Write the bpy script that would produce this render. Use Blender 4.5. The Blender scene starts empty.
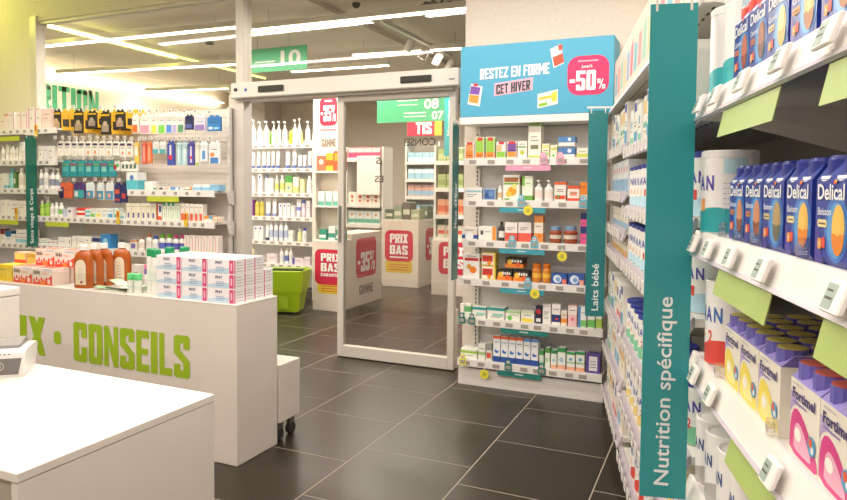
import bpy, math, random
from mathutils import Vector, Matrix
random.seed(7)
PI = math.pi
scene = bpy.context.scene
COL = scene.collection

# ------------------------------------------------------------------ camera
YAW, PITCH, ROLL, EYE = -0.417537, 0.044072, 0.008431, 1.40
def camera_axes():
    cy, sy, cp, sp = math.cos(YAW), math.sin(YAW), math.cos(PITCH), math.sin(PITCH)
    F = Vector((sy*cp, cy*cp, -sp)); Rt = Vector((cy, -sy, 0)); U = Rt.cross(F)
    cr, sr = math.cos(ROLL), math.sin(ROLL)
    return cr*Rt + sr*U, -sr*Rt + cr*U, F
R_, U_, F_ = camera_axes()
cam = bpy.data.cameras.new('camera'); cam.sensor_width = 36.0
cam.lens = 661.925/847*36; cam.shift_y = -33/847; cam.clip_start = 0.02
cam_ob = bpy.data.objects.new('camera', cam); COL.objects.link(cam_ob)
m = Matrix((R_, U_, -F_)).transposed().to_4x4(); m.translation = (0, 0, EYE)
cam_ob.matrix_world = m
scene.camera = cam_ob

# ------------------------------------------------------------------ world, exposure
world = bpy.data.worlds.new('world'); scene.world = world; world.use_nodes = True
world.node_tree.nodes['Background'].inputs[0].default_value = (1.0, 0.93, 0.86, 1)
world.node_tree.nodes['Background'].inputs[1].default_value = 0.25
vs = scene.view_settings
vs.view_transform = 'Standard'; vs.look = 'None'; vs.exposure = 0.0; vs.gamma = 1.0; vs.use_curve_mapping = False
LAMP_COLOR = (1.0, 0.918, 0.855)
FRONT_POWER, BACK_POWER = 12.8, 29.0        # watts per metre of linear lamp

# ------------------------------------------------------------------ helpers
def lin(h):
    c = [int(h[i:i+2], 16)/255 for i in (0, 2, 4)]
    return tuple(v/12.92 if v <= .04045 else ((v+.055)/1.055)**2.4 for v in c)
MATS = {}
def M(hexcol, rough=.45, metal=0.0, alpha=None, emit=None, bump=None, name=None):
    key = (hexcol, rough, metal, alpha, emit, bump)
    if key in MATS: return MATS[key]
    mt = bpy.data.materials.new((name or 'surface')+'_'+hexcol); mt.use_nodes = True
    nt = mt.node_tree; b = nt.nodes['Principled BSDF']
    c = lin(hexcol)
    b.inputs['Base Color'].default_value = (*c, 1); b.inputs['Roughness'].default_value = rough
    b.inputs['Metallic'].default_value = metal
    if emit:
        b.inputs['Emission Color'].default_value = (*c, 1); b.inputs['Emission Strength'].default_value = emit
    if alpha is not None:                        # clear sheet: mostly transparent with a sheen
        t = nt.nodes.new('ShaderNodeBsdfTransparent'); g = nt.nodes.new('ShaderNodeBsdfGlossy')
        t.inputs[0].default_value = (*c, 1); g.inputs[0].default_value = (1, 1, 1, 1); g.inputs['Roughness'].default_value = rough
        lw = nt.nodes.new('ShaderNodeLayerWeight'); lw.inputs[0].default_value = .35
        mr = nt.nodes.new('ShaderNodeMapRange'); mr.inputs['To Min'].default_value = alpha; mr.inputs['To Max'].default_value = .8
        nt.links.new(lw.outputs['Facing'], mr.inputs['Value'])
        mp = nt.nodes.new('ShaderNodeMath'); mp.operation = 'POWER'; mp.inputs[1].default_value = 2.5
        nt.links.new(lw.outputs['Facing'], mp.inputs[0]); nt.links.new(mp.outputs[0], mr.inputs['Value'])
        mx = nt.nodes.new('ShaderNodeMixShader'); nt.links.new(mr.outputs[0], mx.inputs[0])
        nt.links.new(t.outputs[0], mx.inputs[1]); nt.links.new(g.outputs[0], mx.inputs[2])
        nt.links.new(mx.outputs[0], nt.nodes['Material Output'].inputs[0])
    if bump:
        n = nt.nodes.new('ShaderNodeTexNoise'); n.inputs['Scale'].default_value = bump[0]; n.inputs['Detail'].default_value = 4
        tc = nt.nodes.new('ShaderNodeTexCoord'); nt.links.new(tc.outputs['Object'], n.inputs['Vector'])
        bp = nt.nodes.new('ShaderNodeBump'); bp.inputs['Strength'].default_value = bump[1]; bp.inputs['Distance'].default_value = .004
        nt.links.new(n.outputs['Fac'], bp.inputs['Height']); nt.links.new(bp.outputs[0], b.inputs['Normal'])
        rp = nt.nodes.new('ShaderNodeMix'); rp.data_type = 'RGBA'
        rp.inputs['A'].default_value = (*[v*.9 for v in c], 1); rp.inputs['B'].default_value = (*[min(1, v*1.07) for v in c], 1)
        nt.links.new(n.outputs['Fac'], rp.inputs['Factor']); nt.links.new(rp.outputs['Result'], b.inputs['Base Color'])
    MATS[key] = mt
    return mt

TEXTS = {}
def glyphs(s, bold=0.0):
    key = (s, bold)
    if key in TEXTS: return TEXTS[key]
    cu = bpy.data.curves.new('lettering', 'FONT'); cu.body = s; cu.size = 1; cu.offset = bold; cu.resolution_u = 3; cu.fill_mode = 'BOTH' if False else 'FRONT'
    ob = bpy.data.objects.new('lettering', cu); COL.objects.link(ob)
    dg = bpy.context.evaluated_depsgraph_get()
    me = bpy.data.meshes.new_from_object(ob.evaluated_get(dg))
    V = [(v.co.x, v.co.y) for v in me.vertices]; Fc = [tuple(p.vertices) for p in me.polygons]
    bpy.data.objects.remove(ob); bpy.data.curves.remove(cu); bpy.data.meshes.remove(me)
    x0 = min(v[0] for v in V); x1 = max(v[0] for v in V); y0 = min(v[1] for v in V); y1 = max(v[1] for v in V)
    V = [((a-x0)/(x1-x0), (b-y0)/(y1-y0)) for a, b in V]
    TEXTS[key] = (V, Fc); return TEXTS[key]

def R4(x0, y0, x1, y1): return [(x0, y0), (x1, y0), (x1, y1), (x0, y1)]
def _bl():
    t, s, u = .405, .185, .595
    L = R4(0, 0, t, 1); Rr = R4(u, 0, 1, 1); T = R4(0, 1-s, 1, 1); B = R4(0, 0, 1, s); Mi = R4(0, .42, .92, .57)
    cT = [(0, 1-s), (1, 1-s), (1, .95), (.86, 1), (.14, 1), (0, .95)]; cB = [(.14, 0), (.86, 0), (1, .05), (1, s), (0, s), (0, .05)]
    l = R4(0, .05, t, .95); r = R4(u, .05, 1, .95)
    G = {'C': [l, cT, cB, R4(u, .62, 1, .95), R4(u, .05, 1, .38)], 'O': [l, r, cT, cB], 'D': [L, r, cT, cB], 'N': [R4(0, 0, .32, 1), R4(.68, 0, 1, 1), [(0, 1), (.33, 1), (1, 0), (.67, 0)]],
     'S': [cT, cB, R4(0, .60, t, .95), R4(u, .68, 1, .95), R4(0, .05, t, .32), R4(u, .05, 1, .40), [(0, .62), (t, .66), (1, .40), (1, .36), (u, .34), (0, .58)]],
     'E': [L, T, B, Mi], 'F': [L, T, Mi], 'I': [R4(0, 0, 1, 1)], 'L': [L, B], 'P': [L, cT, R4(u, .44, 1, .95), R4(.1, .40, .9, .55)], 'R': [L, [(0, 1-s), (1, 1-s), (1, .94), (.84, 1), (0, 1)], R4(u, .50, 1, .92), [(.1, .40), (.80, .40), (1, .46), (1, .55), (.1, .55)], [(.36, .42), (.76, .42), (1, 0), (.62, 0)]],
     'X': [[(0, 1), (.40, 1), (1, 0), (.60, 0)], [(.60, 1), (1, 1), (.40, 0), (0, 0)]], 'B': [L, cT, cB, R4(u, .56, .96, .95), R4(u, .05, 1, .46), R4(.1, .43, .92, .58)], 'A': [[(0, 0), (.33, 0), (.62, 1), (.30, 1)], [(.67, 0), (1, 0), (.70, 1), (.38, 1)], R4(.2, .17, .8, .31)],
     'T': [T, R4(.315, 0, .685, 1)], 'Z': [T, B, [(0, s), (.40, s), (1, 1-s), (.60, 1-s)]], 'M': [R4(0, 0, .28, 1), R4(.72, 0, 1, 1), [(0, 1), (.28, 1), (.60, .3), (.40, .3)], [(.72, 1), (1, 1), (.60, .3), (.40, .3)]], 'H': [L, Rr, Mi],
     'V': [[(0, 1), (.37, 1), (.66, 0), (.36, 0)], [(.63, 1), (1, 1), (.64, 0), (.34, 0)]], 'U': [R4(0, .05, t, 1), R4(u, .05, 1, 1), cB], 'G': [l, cT, cB, R4(u, .66, 1, .95), R4(u, .05, 1, .46), R4(.52, .34, 1, .46)],
     '1': [R4(.35, 0, .8, 1), [(.0, .72), (.4, .78), (.4, 1), (.3, 1)]], '3': [cT, cB, R4(u, .05, 1, .95), R4(.3, .43, .9, .57), R4(0, .68, t, .95), R4(0, .05, t, .32)], '5': [T, cB, R4(0, .45, t, 1), R4(u, .05, 1, .56), [(.2, .48), (.9, .48), (.9, .62), (.2, .62)], R4(0, .05, t, .30)],
     '7': [T, [(.25, 0), (.64, 0), (1, 1-s), (.62, 1-s)]], '8': [cT, cB, R4(.02, .54, t, .95), R4(u, .54, .98, .95), R4(0, .05, t, .47), R4(u, .05, 1, .47), R4(.1, .43, .9, .58)], '-': [R4(0, .40, 1, .58)],
     '%': [R4(0, .62, .14, .95), R4(.26, .62, .40, .95), R4(0, .86, .40, 1), R4(0, .56, .40, .70), R4(.60, .05, .74, .38), R4(.86, .05, 1, .38), R4(.60, .30, 1, .44), R4(.60, 0, 1, .14), [(.22, 0), (.36, 0), (.78, 1), (.64, 1)]]}
    G['0'] = G['O']; return G
BLOCK = _bl(); BWID = {'I': .44, 'M': 1.3, '-': .6, ' ': .45, '%': 1.15, '1': .75, 'E': .85, 'L': .82, 'F': .85}

class MB:
    """collects shapes; build() links them as one mesh object"""
    def __init__(s): s.v = []; s.f = []; s.mi = []; s.sm = []; s.m = []
    def slot(s, mt):
        if mt not in s.m: s.m.append(mt)
        return s.m.index(mt)
    def add(s, V, Fs, mt, smooth=False):
        o = len(s.v); k = s.slot(mt); s.v += [tuple(p) for p in V]
        for f in Fs: s.f.append(tuple(i+o for i in f)); s.mi.append(k); s.sm.append(smooth)
        return s
    def quad(s, p, mt): return s.add(p, [tuple(range(len(p)))], mt)
    def box(s, x0, y0, z0, x1, y1, z1, mt):
        V = [(x, y, z) for z in (z0, z1) for y in (y0, y1) for x in (x0, x1)]
        return s.add(V, [(0,2,3,1), (4,5,7,6), (0,1,5,4), (1,3,7,5), (3,2,6,7), (2,0,4,6)], mt)
    def rbox(s, x0, y0, z0, x1, y1, z1, mt, b=.003):
        b = min(b, (x1-x0)*.45, (y1-y0)*.45, (z1-z0)*.45); V = []; idx = {}
        for ix, X in ((0, x0), (1, x1)):
            for iy, Y in ((0, y0), (1, y1)):
                for iz, Z in ((0, z0), (1, z1)):
                    dx = b*(1-2*ix); dy = b*(1-2*iy); dz = b*(1-2*iz)
                    for k, p in enumerate(((X, Y+dy, Z+dz), (X+dx, Y, Z+dz), (X+dx, Y+dy, Z))):
                        idx[ix, iy, iz, k] = len(V); V.append(p)
        Fs = []
        for a in (0, 1):
            Fs.append([idx[a,0,0,0], idx[a,1,0,0], idx[a,1,1,0], idx[a,0,1,0]][::(-1 if a == 0 else 1)])
            Fs.append([idx[0,a,0,1], idx[1,a,0,1], idx[1,a,1,1], idx[0,a,1,1]][::(1 if a == 0 else -1)])
            Fs.append([idx[0,0,a,2], idx[1,0,a,2], idx[1,1,a,2], idx[0,1,a,2]][::(-1 if a == 0 else 1)])
        for a in (0, 1):
            for c in (0, 1):
                fl = a == c
                Fs.append([idx[a,c,0,0], idx[a,c,1,0], idx[a,c,1,1], idx[a,c,0,1]][::(1 if not fl else -1)])
                Fs.append([idx[a,0,c,0], idx[a,1,c,0], idx[a,1,c,2], idx[a,0,c,2]][::(1 if fl else -1)])
                Fs.append([idx[0,a,c,1], idx[1,a,c,1], idx[1,a,c,2], idx[0,a,c,2]][::(1 if not fl else -1)])
                for e in (0, 1):
                    t = [idx[a,c,e,0], idx[a,c,e,1], idx[a,c,e,2]]
                    Fs.append(t if (a+c+e) % 2 else t[::-1])
        return s.add(V, Fs, mt)
    def prism(s, poly, y0, y1, mt):              # polygon in x,z extruded along y
        n = len(poly); V = [(x, y0, z) for x, z in poly]+[(x, y1, z) for x, z in poly]
        Fs = [tuple(range(n)), tuple(range(2*n-1, n-1, -1))]+[(i, i+n, (i+1) % n+n, (i+1) % n) for i in range(n)]
        return s.add(V, Fs, mt)
    def prism_x(s, poly, x0, x1, mt):            # polygon in y,z extruded along x
        n = len(poly); V = [(x0, y, z) for y, z in poly]+[(x1, y, z) for y, z in poly]
        Fs = [tuple(range(n)), tuple(range(2*n-1, n-1, -1))]+[(i, i+n, (i+1) % n+n, (i+1) % n) for i in range(n)]
        return s.add(V, Fs, mt)
    def lathe(s, prof, mts, n=14, sx=1, sy=1, cx=0, cy=0):
        """prof: (r,z); mts: one material or one per segment"""
        for i in range(len(prof)-1):
            (r0, a), (r1, b) = prof[i], prof[i+1]; mt = mts[i] if isinstance(mts, list) else mts
            V = [(cx+r*math.sin(t*2*PI/n)*sx, cy-r*math.cos(t*2*PI/n)*sy, z) for r, z in ((r0, a), (r1, b)) for t in range(n)]
            s.add(V, [(t, (t+1) % n, (t+1) % n+n, t+n) for t in range(n)], mt, abs(b-a) > 1e-6)
        mt = mts[-1] if isinstance(mts, list) else mts
        for (r, z), fl in ((prof[0], 1), (prof[-1], 0)):
            if r > 1e-5:
                V = [(cx+r*math.sin(t*2*PI/n)*sx, cy-r*math.cos(t*2*PI/n)*sy, z) for t in range(n)]
                s.add(V, [tuple(range(n))[::(-1 if fl else 1)]], (mts[0] if fl and isinstance(mts, list) else mt))
        return s
    def tube(s, a, b, r, mt, n=6):
        a = Vector(a); b = Vector(b); d = (b-a).normalized(); u = d.orthogonal().normalized(); w = d.cross(u)
        V = [tuple(p+(u*math.cos(t*2*PI/n)+w*math.sin(t*2*PI/n))*r) for p in (a, b) for t in range(n)]
        return s.add(V, [(t, (t+1) % n, (t+1) % n+n, t+n) for t in range(n)]+[tuple(range(n))[::-1], tuple(range(n, 2*n))], mt, True)
    # flat print in the x,z plane at depth y facing -y
    def rect(s, x0, z0, x1, z1, y, mt): return s.quad([(x0, y, z0), (x1, y, z0), (x1, y, z1), (x0, y, z1)], mt)
    def disc(s, cx, cz, rx, rz, y, mt, n=14): return s.quad([(cx+rx*math.cos(t*2*PI/n), y, cz+rz*math.sin(t*2*PI/n)) for t in range(n)], mt)
    def rrect(s, x0, z0, x1, z1, r, y, mt, k=4):
        P = []
        for cx, cz, a in ((x1-r, z0+r, -PI/2), (x1-r, z1-r, 0), (x0+r, z1-r, PI/2), (x0+r, z0+r, PI)):
            P += [(cx+r*math.cos(a+t*PI/2/k), y, cz+r*math.sin(a+t*PI/2/k)) for t in range(k+1)]
        return s.quad(P, mt)
    def text(s, t, x0, z0, x1, z1, y, mt, bold=0, up=False, mirror=False, wrap=None, tilt=0):
        V, Fs = glyphs(t, bold); P = []
        for a, b in V:
            if mirror: a = 1-a
            if up: x, z = x0+(x1-x0)*(1-b), z0+(z1-z0)*a          # reads bottom to top
            else: x, z = x0+(x1-x0)*a, z0+(z1-z0)*b+tilt*(a-.5)
            if wrap: P.append((wrap*math.sin(x/wrap), y-wrap*math.cos(x/wrap), z))
            else: P.append((x, y, z))
        return s.add(P, Fs, mt)
    def block(s, t, x0, z0, x1, z1, y, mt, mirror=False, tilt=0):     # heavy condensed capitals
        ws = [BWID.get(c, 1.0) for c in t]; tot = sum(ws)+.11*(len(t)-1); q = 0
        for c, w in zip(t, ws):
            for k_, P in enumerate(BLOCK.get(c, [])):
                V = []
                for a, b in P:
                    f = (q+a*w)/tot; f = 1-f if mirror else f; V.append((x0+(x1-x0)*f, y-.00012*k_, z0+(z1-z0)*b+tilt*(f-.5)))
                s.quad(V[::-1] if mirror else V, mt)
            q += w+.11
        return s
    def xf(s, fn): s.v = [tuple(fn(p)) for p in s.v]; return s
    def mesh(s, name):
        me = bpy.data.meshes.new(name); me.from_pydata(s.v, [], s.f)
        for mt in s.m: me.materials.append(mt)
        me.polygons.foreach_set('material_index', s.mi); me.polygons.foreach_set('use_smooth', s.sm)
        if any(s.sm): me.set_sharp_from_angle(angle=math.radians(40))
        me.update(); return me
    def build(s, name, parent=None, loc=(0, 0, 0), rz=0, **props): return link(name, s.mesh(name), parent, loc, rz, **props)

def link(name, me, parent=None, loc=(0, 0, 0), rz=0, label=None, cat=None, group=None, kind=None):
    o = bpy.data.objects.new(name, me); COL.objects.link(o); o.location = loc; o.rotation_euler[2] = rz
    if parent: o.parent = parent
    if label: o['label'] = label
    if cat: o['category'] = cat
    if group: o['group'] = group
    if kind: o['kind'] = kind
    return o
def thing(name, label, cat, loc=(0, 0, 0), rz=0, group=None): return link(name, None, None, loc, rz, label, cat, group)
def struct(name, mb, parent=None, **k): return mb.build(name, parent, **({} if parent else {'kind': 'structure'}), **k)
ORD = ['first', 'second', 'third', 'fourth', 'fifth', 'sixth', 'seventh', 'eighth', 'ninth', 'tenth', 'eleventh', 'twelfth', 'thirteenth', 'fourteenth', 'fifteenth', 'sixteenth', 'seventeenth', 'eighteenth', 'nineteenth', 'twentieth', 'twenty-first', 'twenty-second', 'twenty-third', 'twenty-fourth', 'twenty-fifth', 'twenty-sixth', 'twenty-seventh', 'twenty-eighth', 'twenty-ninth', 'thirtieth'] + ['thirty-'+w for w in ('first', 'second', 'third', 'fourth', 'fifth', 'sixth', 'seventh', 'eighth', 'ninth')] + ['fortieth']
NUM = ['one', 'two', 'three', 'four', 'five', 'six', 'seven', 'eight']

WHITE = M('ece6e0', .4, name='white_laminate'); METAL = M('e6e2dc', .35, name='white_enamel'); GREYT = M('a79f98', .6, name='price_print')
DARK = M('2a2826', .4); STEEL = M('a8a8a6', .3, .9); LIP = M('efebe6', .35); INK = M('5a5652', .6)

# ------------------------------------------------------------------ lamps (linear, hung from the ceiling)
ZC, ZB = 3.5, 3.2                                # shop ceiling, back room ceiling
def linear_lamp(a, b, z, ceil, power, label, group):
    a = Vector((a[0], a[1], 0)); b = Vector((b[0], b[1], 0)); L = (b-a).length; ang = math.atan2((b-a).y, (b-a).x); mid = (a+b)/2
    t = thing('linear_lamp', label, 'lamp', (mid.x, mid.y, z), ang, group)
    MB().box(-L/2, -.035, .012, L/2, .035, .07, M('dcd8d0', .4)).build('housing', t)
    MB().box(-L/2+.01, -.03, 0, L/2-.01, .03, .012, M('fff2e2', .5, emit=9.0)).build('diffuser', t)
    for x in (-L*.4, L*.4): MB().tube((x, 0, .07), (x, 0, ((ZB if (mid.y > 4.7 and mid.x+x*math.cos(ang) > -6.86) else ceil)-z-.002)), .003, STEEL).build('suspension_wire', t)
    ld = bpy.data.lights.new('lamp_glow', 'AREA'); ld.shape = 'RECTANGLE'; ld.size = L; ld.size_y = .06; ld.energy = power*L; ld.color = LAMP_COLOR
    lo = bpy.data.objects.new('lamp_glow', ld); COL.objects.link(lo); lo.parent = t; lo.location = (0, 0, -.004)
    return t

# ------------------------------------------------------------------ the setting
WALL = M('e6dccf', .75, bump=(40, .15), name='painted_wall'); CEIL = M('d8cfc2', .8, bump=(30, .15), name='ceiling_paint')
YW = 4.70                                        # plane of the glazed partition
FX0, FX1, FY0, FY1 = -10.2, 2.6, -2.6, 13.2
floor = struct('floor', MB().box(FX0, FY0, -.06, FX1, FY1, -.001, M('aea392', .7, bump=(60, .3), name='grout')))
def tile_material():
    mt = bpy.data.materials.new('slate_tile'); mt.use_nodes = True; nt = mt.node_tree; b = nt.nodes['Principled BSDF']
    oi = nt.nodes.new('ShaderNodeObjectInfo'); tc = nt.nodes.new('ShaderNodeTexCoord'); n = nt.nodes.new('ShaderNodeTexNoise')
    n.inputs['Scale'].default_value = 5; n.inputs['Detail'].default_value = 6; nt.links.new(tc.outputs['Object'], n.inputs['Vector'])
    ad = nt.nodes.new('ShaderNodeMath'); ad.operation = 'ADD'; nt.links.new(n.outputs['Fac'], ad.inputs[0]); nt.links.new(oi.outputs['Random'], ad.inputs[1])
    mx = nt.nodes.new('ShaderNodeMix'); mx.data_type = 'RGBA'; ml = nt.nodes.new('ShaderNodeMath'); ml.operation = 'MULTIPLY'; ml.inputs[1].default_value = .5
    nt.links.new(ad.outputs[0], ml.inputs[0]); nt.links.new(ml.outputs[0], mx.inputs['Factor'])
    mx.inputs['A'].default_value = (*lin('272119'), 1); mx.inputs['B'].default_value = (*lin('332b22'), 1)
    nt.links.new(mx.outputs['Result'], b.inputs['Base Color']); b.inputs['Roughness'].default_value = .3; b.inputs['Specular IOR Level'].default_value = .45
    bp = nt.nodes.new('ShaderNodeBump'); bp.inputs['Strength'].default_value = .12; bp.inputs['Distance'].default_value = .003
    n2 = nt.nodes.new('ShaderNodeTexNoise'); n2.inputs['Scale'].default_value = 18; nt.links.new(tc.outputs['Object'], n2.inputs['Vector'])
    nt.links.new(n2.outputs['Fac'], bp.inputs['Height']); nt.links.new(bp.outputs[0], b.inputs['Normal'])
    return mt
TILE = MB().rbox(-.2974, -.2974, -.03, .2974, .2974, 0, tile_material(), .001).mesh('tile')
TX, TY = -1.695, 2.885                           # a joint crossing measured on the floor
for i in range(-14, 6):
    for j in range(-9, 17):
        cx = TX+.6*(i+.5); cy = TY+.6*(j+.5)+(0 if i % 2 else .2)
        if not (FX0+.3 < cx < FX1-.3 and FY0+.3 < cy < FY1-.3): continue
        if cy > 9.5 or cx < -6.6: continue
        link('tile', TILE, floor, (cx, cy, 0))
far = MB()
for i in range(-14, 6):                          # the tiles too far off or hidden behind the counters to be told apart
    for j in range(-9, 17):
        cx = TX+.6*(i+.5); cy = TY+.6*(j+.5)+(0 if i % 2 else .2)
        if FX0+.3 < cx < FX1-.3 and FY0+.3 < cy < FY1-.3 and (cy > 9.5 or cx < -6.6):
            far.box(cx-.298, cy-.298, -.03, cx+.298, cy+.298, 0, TILE.materials[0])
far.build('tile', floor, kind='stuff')

struct('ceiling', MB().box(FX0, FY0, ZC, FX1, YW+.1, ZC+.1, CEIL))
struct('ceiling_back', MB().box(-6.85, YW+.03, ZB, FX1, FY1, ZB+.05, CEIL))
struct('ceiling_raised', MB().box(FX0, YW+.03, ZB+.16, -6.83, FY1, ZB+.26, CEIL)
       .box(-6.85, YW+.1, ZB+.03, -6.83, FY1, ZB+.16, CEIL))
struct('wall_left', MB().box(FX0-.1, FY0, 0, FX0, YW, ZC, WALL))
struct('wall_back', MB().box(FX0-.1, FY0-.1, 0, FX1+.1, FY0, ZC, WALL))
struct('wall_far', MB().box(FX0, FY1, 0, FX1, FY1+.1, ZC, WALL))
# right wall runs askew behind the gondola
GA = -0.230912; GD = Vector((math.sin(GA), math.cos(GA), 0)); GN = Vector((math.cos(GA), -math.sin(GA), 0))
def gp(al, perp, z=0): p = GD*al+GN*perp; return Vector((p.x, p.y, z))
wr = MB()
a, b, c, d = gp(-3.4, .86), gp(5.0, .86), gp(5.0, .98), gp(-3.4, .98)
wr.add([(p.x, p.y, z) for z in (0, ZC) for p in (a, b, c, d)], [(0,3,2,1), (4,5,6,7), (0,1,5,4), (1,2,6,5), (2,3,7,6), (3,0,4,7)], WALL)
struct('wall_right', wr)
# partition wall: opaque left of the window, above it, right of the door
WX0, WX1, WZ = -6.43, -1.735, 3.07
pw = MB()
pw.box(FX0, YW-.05, 0, WX0, YW+.03, ZC, WALL).box(WX0, YW-.05, WZ, WX1, YW+.03, ZC, WALL).box(WX1, YW-.05, 0, FX1, YW+.03, ZC, WALL)
struct('wall_front', pw)
FRAME = M('d9d2c8', .4, name='frame_enamel')
GLASS = M('f7f7f2', .03, alpha=.035, name='clear_glass'); GLASSD = M('efeee8', .03, alpha=.055, name='tinted_glass')
w1 = thing('window_1', None, None, (0, YW, 0)); w1['kind'] = 'structure'
MB().box(WX0-.06, -.07, .0, WX0+.03, .035, WZ+.05, FRAME).build('window_frame', w1)
MB().box(WX0, -.03, WZ-.03, WX1, .05, WZ+.02, FRAME).build('window_head', w1)
MB().rbox(-3.86, -.06, 0, -3.775, .06, ZC, FRAME, .006).rbox(-3.95, -.045, 0, -3.86, .06, 2.2, FRAME, .006).build('mullion', w1)
MB().box(WX0, -.006, 0.05, -3.86, .006, WZ-.03, GLASS).build('pane', w1)
MB().box(-3.775, -.006, 2.30, WX1, .006, WZ-.03, GLASS).build('pane', w1)
# sliding door: header with sensors, one closed leaf
d1 = thing('door_1', None, None, (0, YW, 0)); d1['kind'] = 'structure'
hd = MB().rbox(-3.867, -.12, 2.155, -1.755, -.01, 2.287, M('e4ded6', .35), .008).build('door_header', d1)
for x in (-3.437, -2.103): MB().rbox(x-.128, -.135, 2.195, x+.128, -.118, 2.245, DARK, .004).build('motion_sensor', hd)
MB().rbox(-3.825, -.126, 2.215, -3.79, -.118, 2.24, DARK, .002).build('key_switch', hd)
MB().disc(-3.70, 2.222, .014, .014, -.1225, M('3f62b0', .5)).build('round_sticker', hd)
MB().rect(-1.835, 2.20, -1.79, 2.208, -.1225, INK).build('maker_plate', hd)
MB().box(-3.775, -.08, 2.135, -1.82, .04, 2.17, M('b9b2a8', .4)).build('track_rail', d1)
lf = MB()
X0, X1 = -2.845, -1.815
lf.rbox(X0, -.03, .005, X0+.055, .02, 2.145, FRAME, .004).rbox(X1-.05, -.03, .005, X1, .02, 2.145, FRAME, .004)
lf.rbox(X0+.055, -.03, 2.09, X1-.05, .02, 2.145, FRAME, .004).rbox(X0+.055, -.03, .005, X1-.05, .02, .10, FRAME, .004)
leaf = lf.build('door_leaf', d1)
MB().box(X0+.055, -.010, .10, X1-.05, -.002, 2.09, GLASSD).build('pane', leaf)
vin = MB()
VK = M('5a544c', .6)
vin.text('CONSEI', -2.25, 1.725, -1.985, 1.785, -.0125, VK, .02, mirror=True).text('S', -2.50, 1.585, -2.455, 1.64, -.0125, VK, .02, mirror=True)
vin.text('ES', -2.51, 1.44, -2.43, 1.495, -.0125, VK, .02, mirror=True)
vin.build('vinyl_lettering', leaf)
MB().rbox(X0+.02, -.05, .95, X0+.04, -.03, 1.25, STEEL, .004).build('pull_handle', leaf)
MB().rbox(-1.905, .055, .005, -1.82, .09, .46, M('e0dad0', .5), .004).build('kick_panel', d1)

# lamps of the shop and of the back room
for k, y in enumerate((-1.3, .4, 1.95, 3.5)):
    for s, (xa, xb) in enumerate(((-6.0, -3.2), (-2.6, .3))):
        linear_lamp((xa, y), (xb, y), 3.05, ZC, FRONT_POWER, 'white linear lamp hung over the shop floor, %s row, %s half' % (ORD[k], ('left', 'right')[s]), 'linear lamps over the shop')
for (pa, pb), lb in zip((((-7.5, 5.48), (-4.62, 5.59)), ((-4.47, 5.59), (-2.05, 5.64)), ((-9.1, 6.92), (-6.0, 7.28)), ((-9.3, 8.80), (-7.64, 9.0)), ((-4.11, 7.09), (-2.67, 7.22)), ((-5.5, 7.80), (-4.0, 7.85)), ((-8.07, 10.05), (-6.84, 10.37)), ((-5.6, 9.6), (-2.0, 9.7))),
        ('long linear lamp crossing the upper left of the window', 'linear lamp behind the mullion above the sliding door', 'second linear lamp below the yellow cove', 'third linear lamp above the hanging packs', 'linear lamp beside the track spotlights', 'linear lamp crossing the green number ten sign', 'short linear lamp low behind the door header', 'farthest linear lamp over the back aisles')):
    zz = 3.05 if pa[0] < -6 else 3.0
    linear_lamp(pa, pb, zz, (ZB+.16) if pa[0] < -7.2 else ZB, BACK_POWER, lb, 'linear lamps behind the glass')
# yellow-green cove strip, running on in both rooms
def cove(y0, y1, x, z, col, power, label, dirx=-1):
    t = thing('cove_light', label, 'lamp', (x, (y0+y1)/2, z))
    MB().box(-.012, -(y1-y0)/2, 0, .012, (y1-y0)/2, .02, M(col, .5, emit=5)).build('light_strip', t)
    ld = bpy.data.lights.new('lamp_glow', 'AREA'); ld.shape = 'RECTANGLE'; ld.size = .05; ld.size_y = y1-y0; ld.energy = power*(y1-y0); ld.color = lin(col)
    lo = bpy.data.objects.new('lamp_glow', ld); COL.objects.link(lo); lo.parent = t; lo.location = (dirx*.03, 0, .01); lo.rotation_euler = (0, (PI/2 if dirx < 0 else -PI/2), 0)
cove(YW+.15, 9.0, -6.87, ZB-.03, 'e6ea7a', 5, 'yellow green cove strip along the ceiling step behind the window')
cove(1.5, YW-.15, -7.75, 3.38, 'e2e670', 16, 'yellow green cove strip above the cream wall', 1)
cove(6.6, 11.0, -9.46, 3.12, 'fff2dc', 3, 'white cove strip above the green wall lettering')
# back room wall with lettering
struct('wall_lettered', MB().box(-9.7, YW+.1, 0, -9.6, FY1, ZB+.16, WALL))
ws = MB().block('NUTRITION', 6.32, 2.53, 8.06, 2.97, 0, M('3fa878', .5))
ws.xf(lambda p: (-9.595+.0, p[0], p[2]))
ws.build('wall_lettering', None, label='green NUTRITION letters on the far cream wall', cat='lettering')
struct('column_1', MB().box(-9.3, 11.0, 0, -8.8, 11.5, ZB+.16, WALL))
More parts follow.
